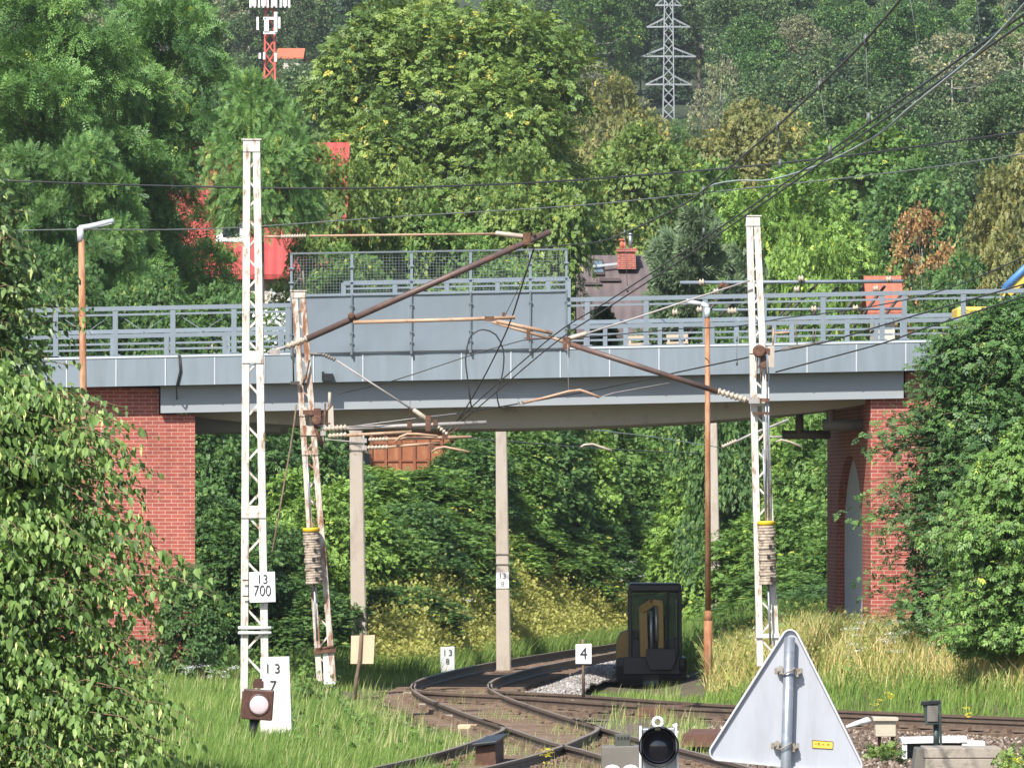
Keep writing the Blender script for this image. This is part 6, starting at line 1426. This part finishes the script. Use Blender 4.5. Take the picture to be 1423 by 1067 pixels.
# left lawn
n = 170000; y = 86 + 66 * rg.random(n) ** 1.25; x = -.08 * y - .5 + rg.random(n) * (.08 * y + 3.0)
cl = np.minimum(centre_x(ctr, y), np.where(y < 107, centre_x(trackC, np.clip(y, 84, 114)) + .9, 9))
k = (x < cl - .95 - .5 * rg.random(n) ** .7) ; k &= (x < cl - 2.2) | (rg.random(n) < .7)
x, y = x[k], y[k]; nz = noise2(x, y, .35); h = rg.uniform(.18, .42, len(x)) * (1 + .35 * nz) * np.interp(x - np.minimum(centre_x(ctr, y), 5), [-4, -1.2], [1.0, .75])
blades('grass', x, y, np.clip(h * (.82 + .5 * noise2(x, y, .18)), .08, .6), .015, .13 + .2 * nz + rg.normal(0, .16, len(x)), 61, G_green)
k = rg.random(len(x)) < .025
blades('grass', x[k], y[k], rg.uniform(.32, .55, k.sum()), .010, .95 + rg.normal(0, .15, k.sum()), 62, G_green, .25)
# sparse grass between and beside the rails
n = 19000; y = 93 + 40 * rg.random(n); x = rg.uniform(-3, 3.2, n); k = (noise2(x, y, .5) > .15); x, y = x[k], y[k]
blades('grass', x, y, rg.uniform(.1, .42, len(x)), .010, .55 + rg.normal(0, .25, len(x)), 63, G_green, .4)
# right: green fringe behind the straight track and around the digger
n = 120000; x = rg.uniform(.6, 12.5, n); y = rg.uniform(104, 150, n); s = ((x - 3.0) * 10 + (y - 122.2) * 5.6) / 11.46
k = (s > 1.5) & (s < 4.0 + noise2(x, y, .3)) & (x > np.interp(y, [122, 130, 136, 142, 150], [.9, 1.35, 2.0, 3.3, 4.6])); x, y, s = x[k], y[k], s[k]; nz = noise2(x, y, .4)
blades('grass', x, y, np.clip(rg.uniform(.2, .5, len(x)) * (1 + .3 * nz) * np.interp(s, [1.5, 3, 7], [.6, 1, 1.2]) * np.interp(x, [3.2, 4.2], [.42, 1]), .08, .7), .018, .25 + .16 * nz + rg.normal(0, .13, len(x)), 64, G_green)
# right: tall dry grass and weeds up to the abutment
n = 200000; x = rg.uniform(2.4, 14, n); y = rg.uniform(108, 160, n); s = ((x - 3.0) * 10 + (y - 122.2) * 5.6) / 11.46
k = (s > 3.3 + .6 * rg.random(n)) & (x > np.interp(y, [120, 135, 150, 160], [3.3, 3.9, 4.5, 5.4])) & ((y < 134) | (x < 6.6)); x, y, s = x[k], y[k], s[k]; nz = noise2(x, y, .45); hh = rg.uniform(.35, 1.05, len(x)) * (1 + .3 * nz) * np.interp(s, [3.3, 4.6, 6, 9, 13], [.4, .85, 1.1, .9, .75])
kk = rg.random(len(x)) < np.interp(s, [3.3, 4.5, 7, 12], [.45, .85, .7, .45])
blades('dry_grass', x[kk], y[kk], np.clip(hh[kk], .2, 1.4), .018, .74 + .25 * nz[kk] + rg.normal(0, .26, kk.sum()), 65, G_dry, .75)
blades('tall_weeds', x[~kk], y[~kk], np.clip(hh[~kk] * 1.05, .2, 1.5), .026, .38 - .2 * nz[~kk] + rg.normal(0, .24, (~kk).sum()), 66, G_weed, .75)
# yellow bank beyond the bend
n = 14000; x = rg.uniform(-3.4, 5.2, n); y0 = np.interp(x, TX, TY); q_ = rg.random(n) * 17; y = y0 + 2.3 + q_; nz = noise2(x, y, .5)
hh = np.interp(q_, [0, 3, 8, 22], [.3, .6, 1.0, 1.25]) * rg.uniform(.6, 1.15, n) * (1 + .2 * nz)
k = rg.random(n) < np.interp(x, [-3.4, -1.6], [.35, 1]); x, y, hh, nz = x[k], y[k], hh[k], nz[k]
blades('dry_grass', x, y, hh, .021, .24 + .2 * nz + rg.normal(0, .2, len(x)), 67, G_dry, .8)
n = 16000; x = rg.uniform(-8, 5.0, n); y0 = np.interp(x, TX, TY); y = y0 + 1.6 + rg.random(n) * 3
blades('tall_weeds', x, y, rg.uniform(.2, .7, n), .018, .4 + rg.normal(0, .2, n), 68, G_weed, .5)
# far verge right of the curve
n = 40000; x = rg.uniform(3.5, 12, n); y = rg.uniform(146, 178, n); k = x > centre_x(ctr, y) + 2.0; x, y = x[k], y[k]
blades('tall_weeds', x, y, rg.uniform(.4, 1.1, len(x)), .02, .4 + rg.normal(0, .2, len(x)), 69, G_weed, .5)
# leafy weeds
def weeds(pts, hgt, mk, seed, per=26, size=.085):
    rg = np.random.default_rng(seed); P, Y, N, S, A = [], [], [], [], []
    for (px, d, h) in pts:
        x = X(px, d); z = gs(x, d); n = per; c = np.array([x, d, z]); u = rg.random(n)
        P.append(c + np.stack([rg.normal(0, .12 * h, n), rg.normal(0, .12 * h, n), u * h], -1)); Y.append(nrm(rdir(rg, n) + UP * .35)); N.append(nrm(UP + rg.normal(0, .5, (n, 3)))); S.append(size * rg.uniform(.6, 1.2, n)); A.append(np.clip(.45 + rg.normal(0, .15) + rg.normal(0, .1, n), 0, .84))
    return foliage(SPRIG, *map(np.concatenate, (P, Y, N, S, A)), rg)
rg = np.random.default_rng(70)
pts = [(rg.uniform(1060, 1440), rg.uniform(118, 132), rg.uniform(.5, 1.1)) for _ in range(90)] + [(rg.uniform(255, 480), rg.uniform(128, 148), rg.uniform(.3, .7)) for _ in range(110)] + [(rg.uniform(950, 1150), rg.uniform(136, 156), rg.uniform(.5, 1.1)) for _ in range(80)] + [(rg.uniform(330, 640), rg.uniform(96, 124), rg.uniform(.2, .4)) for _ in range(70)]
pts = [p_ for p_ in pts if p_[1] > 124 or X(p_[0], p_[1]) < centre_x(ctr, np.array([p_[1]]))[0] - 1.6]
V, T, A = weeds(pts, 1, 'green', 71); o = link_mesh('leafy_weeds', np_mesh('leafy_weeds', V, T, LM['green'], A), None, None); o['kind'] = 'stuff'
pts = [(rg.uniform(1370, 1440), rg.uniform(89, 92), rg.uniform(.35, .7)) for _ in range(16)] + [(rg.uniform(1195, 1260), rg.uniform(100, 104), rg.uniform(.12, .22)) for _ in range(10)]
V, T, A = weeds(pts, 1, 'bright', 72, 30, .10); o = link_mesh('leafy_weeds', np_mesh('leafy_weeds', V, T, LM['maple'], A), None, None); o['kind'] = 'stuff'
M_gold = leafmat('yellowing_weeds', [(0, (.135, .150, .034)), (.45, (.225, .232, .062)), (.84, (.31, .295, .10)), (1, (.36, .30, .1))], .3)
n = 6000; xx = rg.uniform(-3.2, 5.6, n); qq = rg.uniform(2, 18, n); yy = np.interp(xx, TX, TY) + 1.5 + qq
pts = [(711.5 + a * F / b, b, h) for a, b, h in zip(xx, yy, rg.uniform(.55, 1.1, n) * np.interp(qq, [2, 7, 18], [.7, 1.2, 1.75]))]
V, T, A = weeds(pts, 1, None, 75, 34, .085); o = link_mesh('yellowing_weeds', np_mesh('yellowing_weeds', V, T, M_gold, A), None, None); o['kind'] = 'stuff'
n = 300; xx = rg.uniform(4.0, 12.5, n); yy = rg.uniform(126, 141, n); k = (yy < 134) | (xx < 6.6)
pts = [(711.5 + a * F / b, b, h) for a, b, h in zip(xx[k], yy[k], rg.uniform(.5, 1.2, k.sum()))]
V, T, A = weeds(pts, 1, None, 76, 24, .075); o = link_mesh('yellowing_weeds', np_mesh('yellowing_weeds', V, T, M_gold, A), None, None); o['kind'] = 'stuff'
# white umbels and yellow flowers
def flowers(pts, mat, seed, spread, size, per, stem=True):
    rg = np.random.default_rng(seed); P = []; st = MB()
    for (px, py, d) in pts:
        c = np.array(W(px, py, d)); P.append(c + np.stack([rg.normal(0, spread, per), rg.normal(0, spread, per), rg.normal(0, spread * .25, per)], -1))
    P = np.concatenate(P); n = len(P); return foliage(SPRIG, P, rdir(rg, n) * [1, 1, .2], nrm(UP + rg.normal(0, .3, (n, 3))), size * rg.uniform(.6, 1.2, n), rg.random(n), rg)
pts = [(rg.uniform(1170, 1300), rg.uniform(862, 915), rg.uniform(122, 130)) for _ in range(44)] + [(rg.uniform(1040, 1110), rg.uniform(868, 905), 132) for _ in range(10)] + [(rg.uniform(600, 660), rg.uniform(832, 870), 163) for _ in range(14)] + [(rg.uniform(775, 930), rg.uniform(780, 815), 188) for _ in range(16)] + [(rg.uniform(255, 330), rg.uniform(922, 940), 122) for _ in range(12)]
V, T, A = flowers(pts, None, 73, .06, .028, 26); o = link_mesh('white_flowers', np_mesh('white_flowers', V, T, LM['white'], A), None, None); o['kind'] = 'stuff'
M_yel = leafmat('yellow_petals', [(0, (.5, .4, .02)), (1, (.7, .6, .05))], .2)
pts = [(rg.uniform(860, 1100), rg.uniform(975, 985), 124) for _ in range(14)] + [(1222 + rg.normal(0, 3), rg.uniform(970, 990), 112) for _ in range(5)] + [(1236 + rg.normal(0, 3), rg.uniform(962, 972), 112) for _ in range(5)] + [(1345 + rg.normal(0, 3), rg.uniform(980, 1000), 112) for _ in range(6)] + [(rg.uniform(755, 765), rg.uniform(1035, 1060), 92) for _ in range(6)] + [(rg.uniform(1405, 1423), rg.uniform(1045, 1064), 90) for _ in range(5)]
V, T, A = flowers(pts, None, 74, .03, .03, 14); o = link_mesh('yellow_flowers', np_mesh('yellow_flowers', V, T, M_yel, A), None, None); o['kind'] = 'stuff'
# ------------------------------------------------------------------ air
HAZE = True
if HAZE:
    mb = MB(); mb.box((0, 700, 70), (520, 1760, 260)); 
    m = bpy.data.materials.new('haze'); m.use_nodes = True; n = m.node_tree.nodes; n.clear()
    o_ = n.new('ShaderNodeOutputMaterial'); v = n.new('ShaderNodeVolumePrincipled'); v.inputs['Color'].default_value = (.86, .93, 1, 1); v.inputs['Density'].default_value = .00009; v.inputs['Anisotropy'].default_value = .2
    m.node_tree.links.new(v.outputs[0], o_.inputs['Volume']); o = mb.build('haze', m, None); o['kind'] = 'stuff'

# ------------------------------------------------------------------ pieces that belong to a part go one level deeper
UNDER = {'lettering': ('plate', 'slab', 'board'), 'chimney_pot': ('chimney',), 'chimney_crown': ('chimney',), 'flue': ('chimney',), 'skylight_pane': ('skylight',), 'dormer_window': ('dormer',), 'dormer_roof': ('dormer',),
         'lens_ring': ('lens',), 'vent_slot': ('top_box',), 'slot': ('weight_disc_stack',), 'rail_head': ('rail',), 'lifting_eye': ('housing',), 'white_edge': ('housing',), 'vent_chimney': ('housing',), 'lid': ('housing',), 'batten': ('wall',), 'wire_mesh': (), 'stripe': ('body',), 'work_lamp': ('turntable_body',)}
for root in [o for o in C.objects if o.parent is None and o.type == 'EMPTY']:
    kids = list(root.children); base = lambda o: o.name.split('.')[0]; last = {}
    for k in sorted(kids, key=lambda o: o.name):
        want = UNDER.get(base(k))
        if not want: continue
        host = [h for h in kids if base(h) in want]
        if not host: continue
        if base(k) == 'rail_head':
            hs = sorted(host, key=lambda o: o.name); i = last.get('rail_head', 0); last['rail_head'] = i + 1; k.parent = hs[min(i, len(hs) - 1)]
        else: k.parent = host[0]
